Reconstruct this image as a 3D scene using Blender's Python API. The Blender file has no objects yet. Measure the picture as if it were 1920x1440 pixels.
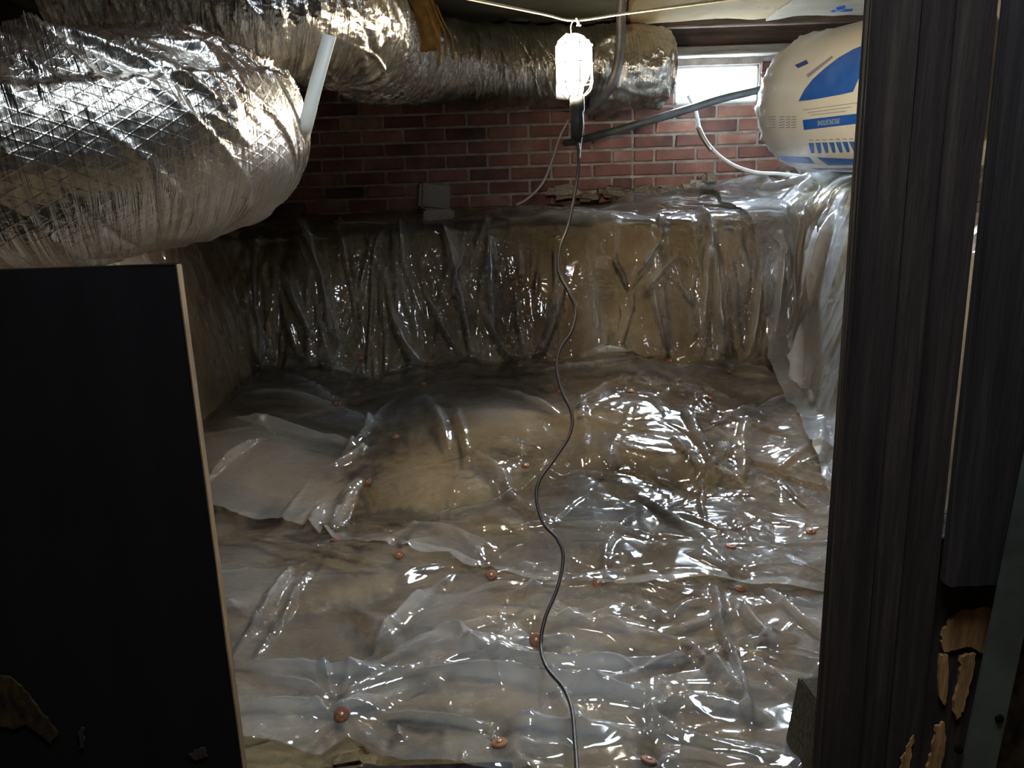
import bpy, bmesh, math, random
import numpy as np
from mathutils import Vector, Matrix
from mathutils.bvhtree import BVHTree
from mathutils.geometry import delaunay_2d_cdt

# ------------------------------------------------------------------ camera
FPX = 1400.0
PITCH, ROLL = math.radians(13.0), math.radians(1.9)
CAM = Vector((0.0, 0.0, 0.85))
_f = Vector((0, math.cos(PITCH), -math.sin(PITCH)))
_r0 = Vector((1, 0, 0)); _u0 = Vector((0, math.sin(PITCH), math.cos(PITCH)))
_r = _r0 * math.cos(ROLL) - _u0 * math.sin(ROLL)
_u = _u0 * math.cos(ROLL) + _r0 * math.sin(ROLL)
scene = bpy.context.scene
col = scene.collection
cd = bpy.data.cameras.new('camera'); cam = bpy.data.objects.new('camera', cd); col.objects.link(cam)
cd.sensor_width = 36.0; cd.lens = 36.0 * FPX / 1920.0; cd.clip_start = 0.02
M4 = Matrix.Identity(4)
for i in range(3):
    M4[i][0] = _r[i]; M4[i][1] = _u[i]; M4[i][2] = -_f[i]; M4[i][3] = CAM[i]
cam.matrix_world = M4
scene.camera = cam

# ------------------------------------------------------------------ world, lights, exposure
w = bpy.data.worlds.new('world'); scene.world = w; w.use_nodes = True
w.node_tree.nodes['Background'].inputs[0].default_value = (0.72, 0.84, 1.0, 1)
w.node_tree.nodes['Background'].inputs[1].default_value = 3.0
vs = scene.view_settings
vs.view_transform = 'Standard'; vs.look = 'None'; vs.gamma = 1.0; vs.use_curve_mapping = False
vs.exposure = 0.48
scene.cycles.max_bounces = 7; scene.cycles.diffuse_bounces = 3; scene.cycles.glossy_bounces = 4; scene.cycles.transparent_max_bounces = 12

def area_light(name, loc, target, sx, sy, power, color):
    l = bpy.data.lights.new(name, 'AREA'); l.shape = 'RECTANGLE'; l.size = sx; l.size_y = sy
    l.energy = power; l.color = color
    o = bpy.data.objects.new(name, l); col.objects.link(o); o.location = loc
    o.rotation_euler = (Vector(target) - Vector(loc)).to_track_quat('-Z', 'Y').to_euler()
    return o
# daylight coming in through the foundation vent, plus an added cool fill from an unseen ceiling opening
VENT_X0, VENT_X1, VENT_Z0, VENT_Z1 = 0.872, 1.300, 1.351, 1.534
area_light('vent_daylight', (1.10, 4.56, 1.86), (1.02, 3.95, 1.36), 0.8, 0.8, 2500.0, (0.66, 0.82, 1.0))
area_light('added_cool_fill', (0.20, 0.35, 2.05), (-0.05, 0.80, 0.6), 0.7, 0.55, 27.0, (0.72, 0.85, 1.0))
LAMP_POWER = 27.0
LAMP_COLOR = (1.0, 0.86, 0.64)

# ------------------------------------------------------------------ helpers
rng = np.random.default_rng(7); random.seed(7)
def ray(px, py):
    return _f + _r * ((px - 960.0) / FPX) + _u * ((720.0 - py) / FPX)
def P(px, py, Y):
    d = ray(px, py); return CAM + d * (Y / d.y)
def PX(px, py, X):
    d = ray(px, py); return CAM + d * (X / d.x)
def project(A):
    A = np.asarray(A, float) - np.array(CAM)
    z = A @ np.array(_f); x = A @ np.array(_r); y = A @ np.array(_u)
    z = np.where(z < 0.05, 0.05, z)
    return 960 + FPX * x / z, 720 - FPX * y / z, z

def tag(o, label, cat, group=None):
    o['label'] = label; o['category'] = cat
    if group: o['group'] = group
    return o
def empty(name, loc=(0, 0, 0)):
    o = bpy.data.objects.new(name, None); col.objects.link(o); o.location = loc; o.empty_display_size = 0.05
    return o
def link(name, me, mat=None, parent=None):
    o = bpy.data.objects.new(name, me); col.objects.link(o)
    if mat is not None and len(me.materials) == 0: me.materials.append(mat)
    if parent is not None:
        o.parent = parent
        o.matrix_parent_inverse = Matrix.Translation(-parent.location) if parent.type == 'EMPTY' or True else Matrix()
    return o
def structure(o): o['kind'] = 'structure'; return o

def grid_mesh(name, A, uv=None, closed_u=False, smooth=True):
    nv, nu = A.shape[:2]
    me = bpy.data.meshes.new(name)
    idx = np.arange(nv * nu).reshape(nv, nu)
    if closed_u:
        a = idx[:-1, :]; b = np.roll(idx, -1, 1)[:-1, :]; c = np.roll(idx, -1, 1)[1:, :]; d = idx[1:, :]
    else:
        a = idx[:-1, :-1]; b = idx[:-1, 1:]; c = idx[1:, 1:]; d = idx[1:, :-1]
    q = np.stack([a, b, c, d], -1).reshape(-1, 4)
    n = len(q)
    me.vertices.add(nv * nu); me.vertices.foreach_set('co', A.astype(np.float32).ravel())
    me.loops.add(n * 4); me.loops.foreach_set('vertex_index', q.astype(np.int32).ravel())
    me.polygons.add(n)
    me.polygons.foreach_set('loop_start', (np.arange(n) * 4).astype(np.int32))
    try: me.polygons.foreach_set('loop_total', np.full(n, 4, np.int32))
    except Exception: pass
    if uv is not None:
        l = me.uv_layers.new(name='UVMap')
        l.data.foreach_set('uv', uv.reshape(-1, 2)[q.ravel()].astype(np.float32).ravel())
    me.update(calc_edges=True)
    if smooth: me.polygons.foreach_set('use_smooth', np.ones(n, bool))
    me.validate()
    return me

def mesh_from_bm(name, bm, smooth=False):
    me = bpy.data.meshes.new(name); bm.normal_update(); bm.to_mesh(me); bm.free()
    if smooth:
        me.polygons.foreach_set('use_smooth', np.ones(len(me.polygons), bool))
    return me

def box_mesh(name, lo, hi, bevel=0.0, jitter=0.0, seg=1, subdiv=0, seed=0):
    bm = bmesh.new()
    bmesh.ops.create_cube(bm, size=1.0)
    for v in bm.verts:
        for k in range(3):
            v.co[k] = lo[k] + (v.co[k] + 0.5) * (hi[k] - lo[k])
    if bevel > 0:
        bmesh.ops.bevel(bm, geom=list(bm.edges), offset=bevel, segments=seg, affect='EDGES', profile=0.6)
    if subdiv:
        bmesh.ops.subdivide_edges(bm, edges=list(bm.edges), cuts=subdiv, use_grid_fill=True)
    if jitter > 0:
        r = random.Random(seed)
        for v in bm.verts:
            v.co += Vector((r.uniform(-1, 1), r.uniform(-1, 1), r.uniform(-1, 1))) * jitter
    return mesh_from_bm(name, bm)

def catmull(pts, n):
    pts = [np.array(p, float) for p in pts]
    pts = [2 * pts[0] - pts[1]] + pts + [2 * pts[-1] - pts[-2]]
    out = []
    for i in range(1, len(pts) - 2):
        p0, p1, p2, p3 = pts[i - 1], pts[i], pts[i + 1], pts[i + 2]
        for t in np.linspace(0, 1, n, endpoint=False):
            out.append(0.5 * ((2 * p1) + (-p0 + p2) * t + (2 * p0 - 5 * p1 + 4 * p2 - p3) * t * t + (-p0 + 3 * p1 - 3 * p2 + p3) * t ** 3))
    out.append(pts[-2]); return np.array(out)

def resample(path, m):
    seg = np.linalg.norm(np.diff(path, axis=0), axis=1); s = np.r_[0, np.cumsum(seg)]
    t = np.linspace(0, s[-1], m)
    return np.stack([np.interp(t, s, path[:, k]) for k in range(path.shape[1])], 1), t

def frames(path, up=(0, 0, 1)):
    T = np.gradient(path, axis=0); T /= np.linalg.norm(T, axis=1, keepdims=True)
    N = np.zeros_like(T); n = np.array(up, float)
    for i in range(len(T)):
        n = n - T[i] * (n @ T[i]); n /= np.linalg.norm(n); N[i] = n
    return T, N, np.cross(T, N)

def tube_mesh(name, pts, r, sides=8, n=8, caps=True):
    path = catmull(pts, n) if n > 1 else np.array(pts, float)
    T, N, B = frames(path, (0.3, 0.5, 1) if abs((path[-1] - path[0])[2]) < 0.9 * np.linalg.norm(path[-1] - path[0]) else (1, 0.2, 0))
    a = np.linspace(0, 2 * np.pi, sides, endpoint=False)
    rr = np.asarray(r, float)
    if rr.ndim == 0: rr = np.full(len(path), float(rr))
    else: rr = np.interp(np.linspace(0, 1, len(path)), np.linspace(0, 1, len(rr)), rr)
    A = path[:, None] + rr[:, None, None] * (N[:, None] * np.cos(a)[None, :, None] + B[:, None] * np.sin(a)[None, :, None])
    me = grid_mesh(name, A, closed_u=True)
    if caps:
        bm = bmesh.new(); bm.from_mesh(me)
        bm.edges.ensure_lookup_table()
        bmesh.ops.holes_fill(bm, edges=[e for e in bm.edges if e.is_boundary], sides=sides + 1)
        bm.normal_update(); bm.to_mesh(me); bm.free()
    return me

def lathe_mesh(name, prof, origin, axis=(0, 0, 1), sides=24):
    ax = Vector(axis).normalized(); q = ax.to_track_quat('Z', 'Y')
    a = np.linspace(0, 2 * np.pi, sides, endpoint=False)
    A = np.zeros((len(prof), sides, 3))
    for i, (r, h) in enumerate(prof):
        for j, t in enumerate(a):
            A[i, j] = Vector(origin) + q @ Vector((r * math.cos(t), r * math.sin(t), h))
    return grid_mesh(name, A, closed_u=True)

def ribbon_mesh(name, pts, width_dir, width, thick, n=8):
    path = catmull(pts, n)
    T = np.gradient(path, axis=0); T /= np.linalg.norm(T, axis=1, keepdims=True)
    W = np.asarray(width_dir, float)
    if W.ndim == 1: W = np.tile(W, (len(path), 1))
    W = W - T * np.sum(W * T, 1, keepdims=True); W /= np.linalg.norm(W, axis=1, keepdims=True)
    H = np.cross(T, W)
    A = np.stack([path - W * width / 2 - H * thick / 2, path + W * width / 2 - H * thick / 2,
                  path + W * width / 2 + H * thick / 2, path - W * width / 2 + H * thick / 2], 1)
    me = grid_mesh(name, A, closed_u=True, smooth=False)
    bm = bmesh.new(); bm.from_mesh(me)
    bmesh.ops.holes_fill(bm, edges=[e for e in bm.edges if e.is_boundary], sides=6)
    bmesh.ops.recalc_face_normals(bm, faces=list(bm.faces))
    bm.to_mesh(me); bm.free(); return me

def smooth01(x):
    x = np.clip(x, 0, 1); return x * x * (3 - 2 * x)
_lat = np.random.default_rng(99).random((256, 256))
def vnoise(x, y):
    xi = np.floor(x).astype(int); yi = np.floor(y).astype(int)
    fx = x - xi; fy = y - yi; fx = fx * fx * (3 - 2 * fx); fy = fy * fy * (3 - 2 * fy)
    g = lambda i, j: _lat[i & 255, j & 255]
    return (g(xi, yi) * (1 - fx) + g(xi + 1, yi) * fx) * (1 - fy) + (g(xi, yi + 1) * (1 - fx) + g(xi + 1, yi + 1) * fx) * fy - 0.5
def fbm(x, y, o=4):
    s = 0; a = 1.0
    for k in range(o):
        s = s + a * vnoise(x * 2 ** k + 17.3 * k, y * 2 ** k + 5.1 * k); a *= 0.5
    return s

def crease(H, U, V, p0, p1, width, amp, sharp=1.3):
    """a tent-shaped fold running from p0 to p1 in the sheet's own coordinates"""
    p0 = np.array(p0, float); p1 = np.array(p1, float)
    d = p1 - p0; L = np.hypot(*d)
    if L < 1e-4: return
    d /= L
    pad = 2.2 * width
    m = (U > min(p0[0], p1[0]) - pad) & (U < max(p0[0], p1[0]) + pad) & (V > min(p0[1], p1[1]) - pad) & (V < max(p0[1], p1[1]) + pad)
    if not m.any(): return
    u = U[m] - p0[0]; v = V[m] - p0[1]
    l = (u * d[0] + v * d[1]) / L
    bend = 0.16 * width * np.sin(l * 6.0 + p0[0] * 9)
    ww = np.abs(u * -d[1] + v * d[0] + bend)
    taper = np.clip(1 - np.abs(2 * l - 1) ** 3, 0, 1)
    H[m] += amp * taper * np.clip(1 - ww / (width * (0.45 + 0.55 * taper)), 0, 1) ** sharp

# ------------------------------------------------------------------ materials
def new_mat(name):
    m = bpy.data.materials.new(name); m.use_nodes = True
    nt = m.node_tree; nt.nodes.clear()
    out = nt.nodes.new('ShaderNodeOutputMaterial'); return m, nt, out
def N(nt, t, **kw):
    n = nt.nodes.new(t)
    for k, v in kw.items():
        if k in n.inputs: n.inputs[k].default_value = v
        else: setattr(n, k, v)
    return n
def ramp(nt, stops):
    r = nt.nodes.new('ShaderNodeValToRGB'); e = r.color_ramp.elements
    while len(e) < len(stops): e.new(0.5)
    for k, (p, c) in enumerate(stops):
        e[k].position = p; e[k].color = (*c, 1)
    return r
def noisy(name, stops, scale=8.0, rough=0.85, bump=0.3, bscale=None, stretch=(1, 1, 1), metal=0.0, spec=0.3, detail=6, rand=0.0, coord='Object', bdist=0.01):
    m, nt, out = new_mat(name)
    b = N(nt, 'ShaderNodeBsdfPrincipled', Roughness=rough, Metallic=metal)
    b.inputs['Specular IOR Level'].default_value = spec
    tc = N(nt, 'ShaderNodeTexCoord'); mp = N(nt, 'ShaderNodeMapping'); mp.inputs['Scale'].default_value = stretch
    nt.links.new(tc.outputs[coord], mp.inputs[0])
    no = N(nt, 'ShaderNodeTexNoise', Scale=scale, Detail=detail, Roughness=0.6)
    vec = mp.outputs[0]
    if rand > 0:
        oi = N(nt, 'ShaderNodeObjectInfo'); ad = N(nt, 'ShaderNodeVectorMath', operation='MULTIPLY_ADD')
        ad.inputs[1].default_value = (1, 1, 1)
        cb = N(nt, 'ShaderNodeCombineXYZ'); ml = N(nt, 'ShaderNodeMath', operation='MULTIPLY'); ml.inputs[1].default_value = 37.0
        nt.links.new(oi.outputs['Random'], ml.inputs[0]); nt.links.new(ml.outputs[0], cb.inputs[0]); nt.links.new(ml.outputs[0], cb.inputs[2])
        nt.links.new(mp.outputs[0], ad.inputs[0]); nt.links.new(cb.outputs[0], ad.inputs[2]); vec = ad.outputs[0]
    nt.links.new(vec, no.inputs['Vector'])
    r = ramp(nt, stops); colr = r.outputs[0]
    if rand > 0:
        mx = N(nt, 'ShaderNodeMath', operation='MULTIPLY_ADD'); mx.inputs[1].default_value = rand; 
        a2 = N(nt, 'ShaderNodeMath', operation='SUBTRACT'); a2.inputs[1].default_value = 0.5
        nt.links.new(oi.outputs['Random'], a2.inputs[0]); nt.links.new(a2.outputs[0], mx.inputs[0]); nt.links.new(no.outputs['Fac'], mx.inputs[2])
        nt.links.new(mx.outputs[0], r.inputs[0])
    else:
        nt.links.new(no.outputs['Fac'], r.inputs[0])
    nt.links.new(colr, b.inputs['Base Color'])
    if bump > 0:
        n2 = N(nt, 'ShaderNodeTexNoise', Scale=bscale or scale * 3, Detail=8, Roughness=0.65)
        nt.links.new(vec, n2.inputs['Vector'])
        bp = N(nt, 'ShaderNodeBump', Strength=bump, Distance=bdist)
        nt.links.new(n2.outputs['Fac'], bp.inputs['Height']); nt.links.new(bp.outputs[0], b.inputs['Normal'])
    nt.links.new(b.outputs[0], out.inputs[0]); return m
def plain(name, c, rough=0.6, metal=0.0, spec=0.4):
    m, nt, out = new_mat(name)
    b = N(nt, 'ShaderNodeBsdfPrincipled', Roughness=rough, Metallic=metal); b.inputs['Base Color'].default_value = (*c, 1)
    b.inputs['Specular IOR Level'].default_value = spec
    nt.links.new(b.outputs[0], out.inputs[0]); return m

M = {}
M['dirt'] = noisy('dirt', [(0.25, (0.090, 0.062, 0.030)), (0.5, (0.19, 0.136, 0.070)), (0.75, (0.31, 0.235, 0.135))], scale=3.2, rough=0.95, bump=0.7, bscale=28, spec=0.1, bdist=0.02)
M['brick'] = noisy('brick', [(0.15, (0.075, 0.045, 0.040)), (0.42, (0.19, 0.085, 0.064)), (0.68, (0.27, 0.13, 0.096)), (0.9, (0.38, 0.24, 0.18))], scale=9, rough=0.9, bump=0.4, bscale=60, spec=0.15, rand=0.5, bdist=0.004)
M['mortar'] = noisy('mortar', [(0.3, (0.24, 0.20, 0.17)), (0.7, (0.50, 0.43, 0.36))], scale=14, rough=0.95, bump=0.7, bscale=70, spec=0.1)
M['stone'] = noisy('stone', [(0.3, (0.11, 0.085, 0.06)), (0.55, (0.26, 0.21, 0.15)), (0.8, (0.45, 0.38, 0.29))], scale=12, rough=0.95, bump=0.6, bscale=50, spec=0.1, rand=0.4)
M['concrete'] = noisy('concrete', [(0.3, (0.16, 0.14, 0.12)), (0.7, (0.32, 0.285, 0.24))], scale=20, rough=0.95, bump=0.5, bscale=90, spec=0.1)
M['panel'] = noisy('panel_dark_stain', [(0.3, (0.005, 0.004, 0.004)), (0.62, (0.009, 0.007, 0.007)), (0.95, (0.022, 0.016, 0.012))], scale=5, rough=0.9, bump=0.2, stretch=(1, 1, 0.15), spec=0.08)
M['panel_edge'] = noisy('panel_edge_wood', [(0.3, (0.10, 0.06, 0.028)), (0.7, (0.26, 0.17, 0.085))], scale=10, rough=0.8, bump=0.3, stretch=(3, 3, 0.5), spec=0.2)
M['post'] = noisy('old_dark_timber', [(0.25, (0.014, 0.010, 0.009)), (0.55, (0.034, 0.024, 0.019)), (0.85, (0.075, 0.055, 0.040))], scale=9, rough=0.88, bump=0.7, bscale=40, stretch=(6, 6, 0.35), spec=0.15)
M['post2'] = noisy('old_dark_timber_deep', [(0.25, (0.012, 0.010, 0.010)), (0.55, (0.028, 0.022, 0.020)), (0.85, (0.06, 0.045, 0.040))], scale=9, rough=0.88, bump=0.6, bscale=40, stretch=(6, 6, 0.3), spec=0.12)
M['bare_wood'] = noisy('bare_splintered_wood', [(0.25, (0.09, 0.045, 0.02)), (0.5, (0.34, 0.17, 0.06)), (0.8, (0.55, 0.32, 0.13))], scale=14, rough=0.75, bump=0.8, bscale=60, stretch=(6, 6, 0.6), spec=0.25)
M['joist'] = noisy('joist_timber', [(0.25, (0.035, 0.022, 0.015)), (0.55, (0.085, 0.056, 0.038)), (0.85, (0.17, 0.12, 0.08))], scale=7, rough=0.88, bump=0.5, stretch=(0.4, 6, 6), spec=0.15)
M['sill'] = noisy('sill_timber', [(0.25, (0.09, 0.075, 0.06)), (0.6, (0.20, 0.17, 0.135)), (0.9, (0.33, 0.28, 0.22))], scale=7, rough=0.9, bump=0.5, stretch=(0.4, 6, 6), spec=0.15)
M['scrap'] = noisy('mossy_scrap_wood', [(0.25, (0.03, 0.026, 0.018)), (0.6, (0.095, 0.085, 0.055)), (0.9, (0.22, 0.20, 0.13))], scale=18, rough=0.95, bump=0.7, spec=0.1)
M['angle'] = noisy('grey_green_steel', [(0.3, (0.022, 0.024, 0.019)), (0.7, (0.055, 0.060, 0.046))], scale=12, rough=0.6, bump=0.15, metal=0.0, spec=0.4)
M['hole'] = plain('hole_shade', (0.004, 0.004, 0.004), 0.9, spec=0.0)
M['kraft'] = noisy('kraft_paper', [(0.3, (0.48, 0.36, 0.19)), (0.7, (0.62, 0.49, 0.28))], scale=5, rough=0.7, bump=0.25, bscale=14, spec=0.25)
M['kraft_pale'] = noisy('kraft_paper_pale', [(0.3, (0.50, 0.44, 0.32)), (0.7, (0.64, 0.57, 0.43))], scale=5, rough=0.65, bump=0.35, bscale=18, stretch=(1, 3, 1), spec=0.3)
M['olive'] = noisy('olive_facing', [(0.3, (0.15, 0.145, 0.095)), (0.7, (0.28, 0.27, 0.19))], scale=6, rough=0.5, bump=0.5, bscale=16, spec=0.4)
M['insul'] = noisy('glass_wool', [(0.3, (0.45, 0.24, 0.06)), (0.7, (0.75, 0.45, 0.13))], scale=30, rough=1.0, bump=1.0, bscale=90, spec=0.0)
M['ceiling'] = noisy('subfloor_boards', [(0.3, (0.06, 0.042, 0.03)), (0.7, (0.13, 0.09, 0.06))], scale=6, rough=0.9, bump=0.3, stretch=(0.3, 4, 1), spec=0.1)
M['darkwall'] = noisy('dark_masonry', [(0.3, (0.05, 0.035, 0.03)), (0.7, (0.11, 0.075, 0.06))], scale=6, rough=0.95, bump=0.5, spec=0.1)
M['white_strap'] = plain('white_strap', (0.74, 0.72, 0.62), 0.45)
M['metal_strap'] = noisy('galvanised_strap', [(0.3, (0.14, 0.13, 0.12)), (0.7, (0.25, 0.24, 0.22))], scale=20, rough=0.5, bump=0.1, metal=0.6)
M['rope'] = noisy('pale_cord', [(0.3, (0.55, 0.46, 0.27)), (0.7, (0.78, 0.68, 0.44))], scale=60, rough=0.8, bump=0.4, bscale=220, spec=0.2)
M['white_wire'] = plain('white_wire', (0.72, 0.70, 0.66), 0.4)
M['pale_wire'] = plain('pale_wire', (0.42, 0.36, 0.33), 0.5)
M['pipe'] = noisy('grey_pipe', [(0.3, (0.045, 0.052, 0.055)), (0.7, (0.10, 0.115, 0.115))], scale=14, rough=0.45, bump=0.15, spec=0.5)
M['lamp_cord'] = noisy('brown_lamp_cord', [(0.3, (0.011, 0.007, 0.005)), (0.7, (0.026, 0.016, 0.011))], scale=40, rough=0.5, bump=0.1, spec=0.4)
M['handle'] = plain('black_rubber', (0.018, 0.017, 0.015), 0.55)
M['cage'] = plain('white_cage_wire', (0.75, 0.73, 0.66), 0.35)
M['shield'] = plain('lamp_shield_metal', (0.62, 0.60, 0.55), 0.35, metal=0.9)
M['cap'] = noisy('rusty_cap', [(0.3, (0.11, 0.035, 0.015)), (0.7, (0.24, 0.085, 0.035))], scale=120, rough=0.6, bump=0.2, spec=0.3, rand=0.3)
M['nail'] = plain('nail_head', (0.38, 0.24, 0.16), 0.4, metal=0.5)
M['blue'] = noisy('print_blue', [(0.3, (0.015, 0.10, 0.44)), (0.7, (0.025, 0.14, 0.53))], scale=30, rough=0.35, bump=0.0, spec=0.5)
M['darkblue'] = plain('print_dark_blue', (0.02, 0.055, 0.26), 0.35)
M['print_white'] = plain('print_white', (0.75, 0.76, 0.76), 0.4)
M['print_grey'] = plain('print_grey', (0.30, 0.31, 0.34), 0.5)
M['print_cream'] = plain('print_cream', (0.72, 0.66, 0.50), 0.4)
M['vent_frame'] = plain('vent_frame_paint', (0.78, 0.78, 0.76), 0.5)
M['stick'] = plain('pale_stick', (0.45, 0.40, 0.33), 0.7)

# thin clear polythene
def plastic_mat(name, milk_lo, milk_hi, gloss=0.085, bump=0.28, tint=(0.80, 0.80, 0.79), milk=0.26):
    m, nt, out = new_mat(name)
    tc = N(nt, 'ShaderNodeTexCoord')
    n3 = N(nt, 'ShaderNodeTexNoise', Scale=2.4, Detail=5, Roughness=0.62)
    nt.links.new(tc.outputs['Object'], n3.inputs['Vector'])
    h = None
    for sc_, dt, ds, wt in ((4.5, 2, 1.2, 1.0), (9.0, 1, 1.4, 0.18)):   # thin ridge lines of crumpled film
        nn = N(nt, 'ShaderNodeTexNoise', Scale=sc_, Detail=dt, Roughness=0.5, Distortion=ds); nt.links.new(tc.outputs['Object'], nn.inputs['Vector'])
        q1 = N(nt, 'ShaderNodeMath', operation='MULTIPLY_ADD'); q1.inputs[1].default_value = 2.0; q1.inputs[2].default_value = -1.0; nt.links.new(nn.outputs['Fac'], q1.inputs[0])
        q2 = N(nt, 'ShaderNodeMath', operation='ABSOLUTE'); nt.links.new(q1.outputs[0], q2.inputs[0])
        q3 = N(nt, 'ShaderNodeMath', operation='SUBTRACT'); q3.inputs[0].default_value = 1.0; nt.links.new(q2.outputs[0], q3.inputs[1])
        q4 = N(nt, 'ShaderNodeMath', operation='POWER'); q4.inputs[1].default_value = 7.0; nt.links.new(q3.outputs[0], q4.inputs[0])
        q5 = N(nt, 'ShaderNodeMath', operation='MULTIPLY_ADD'); q5.inputs[1].default_value = wt; q5.inputs[2].default_value = 0.0; nt.links.new(q4.outputs[0], q5.inputs[0])
        if h is not None: nt.links.new(h, q5.inputs[2])
        h = q5.outputs[0]
    bp = N(nt, 'ShaderNodeBump', Strength=bump, Distance=0.010); nt.links.new(h, bp.inputs['Height'])
    tr = N(nt, 'ShaderNodeBsdfTransparent'); tr.inputs[0].default_value = (0.94, 0.935, 0.92, 1)
    df = N(nt, 'ShaderNodeBsdfDiffuse'); df.inputs[0].default_value = (*tint, 1)
    tl = N(nt, 'ShaderNodeBsdfTranslucent'); tl.inputs[0].default_value = (*tint, 1)
    gl = N(nt, 'ShaderNodeBsdfGlossy', Roughness=gloss); gl.inputs[0].default_value = (0.95, 0.95, 0.95, 1)
    for n in (df, gl): nt.links.new(bp.outputs[0], n.inputs['Normal'])
    mm = N(nt, 'ShaderNodeMixShader'); mm.inputs[0].default_value = 0.4
    nt.links.new(df.outputs[0], mm.inputs[1]); nt.links.new(tl.outputs[0], mm.inputs[2])
    mr = N(nt, 'ShaderNodeMapRange'); mr.inputs[1].default_value = 0.36; mr.inputs[2].default_value = 0.68
    mr.inputs[3].default_value = milk_lo; mr.inputs[4].default_value = milk_hi
    nt.links.new(n3.outputs['Fac'], mr.inputs[0])
    at = N(nt, 'ShaderNodeAttribute'); at.attribute_name = 'milk'
    la = N(nt, 'ShaderNodeMath', operation='MULTIPLY_ADD'); la.inputs[1].default_value = milk; la.use_clamp = True
    nt.links.new(at.outputs['Fac'], la.inputs[0]); nt.links.new(mr.outputs[0], la.inputs[2])
    m1 = N(nt, 'ShaderNodeMixShader'); nt.links.new(la.outputs[0], m1.inputs[0])
    nt.links.new(tr.outputs[0], m1.inputs[1]); nt.links.new(mm.outputs[0], m1.inputs[2])
    fr = N(nt, 'ShaderNodeFresnel'); fr.inputs[0].default_value = 1.5; nt.links.new(bp.outputs[0], fr.inputs['Normal'])
    fm = N(nt, 'ShaderNodeMath', operation='MULTIPLY_ADD'); fm.inputs[1].default_value = 1.3; fm.inputs[2].default_value = 0.03; fm.use_clamp = True
    nt.links.new(fr.outputs[0], fm.inputs[0])
    m2 = N(nt, 'ShaderNodeMixShader'); nt.links.new(fm.outputs[0], m2.inputs[0])
    nt.links.new(m1.outputs[0], m2.inputs[1]); nt.links.new(gl.outputs[0], m2.inputs[2])
    nt.links.new(m2.outputs[0], out.inputs[0]); return m
M['plastic'] = plastic_mat('clear_polythene', 0.05, 0.20)
M['plastic_back'] = plastic_mat('clear_polythene_back', 0.03, 0.12)
M['plastic_side'] = plastic_mat('clear_polythene_side', 0.10, 0.34, gloss=0.12, milk=0.3)

def foil_mat(name, rough, scrim=True, bstr=0.8):
    m, nt, out = new_mat(name)
    uv = N(nt, 'ShaderNodeUVMap'); uv.uv_map = 'UVMap'
    b = N(nt, 'ShaderNodeBsdfPrincipled', Metallic=1.0, Roughness=rough)
    n0 = N(nt, 'ShaderNodeTexNoise', Scale=6.0, Detail=6, Roughness=0.65); nt.links.new(uv.outputs[0], n0.inputs['Vector'])
    r = ramp(nt, [(0.30, (0.48, 0.43, 0.35)), (0.62, (0.80, 0.77, 0.71))]); nt.links.new(n0.outputs['Fac'], r.inputs[0])
    nt.links.new(r.outputs[0], b.inputs['Base Color'])
    mp = N(nt, 'ShaderNodeMapping'); mp.inputs['Scale'].default_value = (6, 110, 1); mp.inputs['Rotation'].default_value = (0, 0, 0.30)
    nt.links.new(uv.outputs[0], mp.inputs[0])
    n1 = N(nt, 'ShaderNodeTexNoise', Scale=1.0, Detail=5, Roughness=0.6, Distortion=0.7); nt.links.new(mp.outputs[0], n1.inputs['Vector'])
    vo = N(nt, 'ShaderNodeTexVoronoi', Scale=85.0); nt.links.new(uv.outputs[0], vo.inputs['Vector'])
    ad = N(nt, 'ShaderNodeMath', operation='MULTIPLY_ADD'); ad.inputs[1].default_value = 0.14
    nt.links.new(vo.outputs['Distance'], ad.inputs[0]); nt.links.new(n1.outputs['Fac'], ad.inputs[2])
    h = ad.outputs[0]
    if scrim:
        for ang in (0.65, -0.65):
            m2 = N(nt, 'ShaderNodeMapping'); m2.inputs['Rotation'].default_value = (0, 0, ang); nt.links.new(uv.outputs[0], m2.inputs[0])
            wv = N(nt, 'ShaderNodeTexWave', Scale=19.0, Distortion=0.5); wv.wave_profile = 'SIN'; nt.links.new(m2.outputs[0], wv.inputs['Vector'])
            pw = N(nt, 'ShaderNodeMath', operation='POWER'); pw.inputs[1].default_value = 26.0; nt.links.new(wv.outputs['Fac'], pw.inputs[0])
            a3 = N(nt, 'ShaderNodeMath', operation='MULTIPLY_ADD'); a3.inputs[1].default_value = 0.035
            nt.links.new(pw.outputs[0], a3.inputs[0]); nt.links.new(h, a3.inputs[2]); h = a3.outputs[0]
    bp = N(nt, 'ShaderNodeBump', Strength=bstr, Distance=0.009); nt.links.new(h, bp.inputs['Height'])
    nt.links.new(bp.outputs[0], b.inputs['Normal']); nt.links.new(b.outputs[0], out.inputs[0]); return m
M['foil'] = foil_mat('foil_jacket', 0.27)
M['foil_far'] = foil_mat('foil_jacket_far', 0.20, scrim=False, bstr=1.0)

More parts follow.
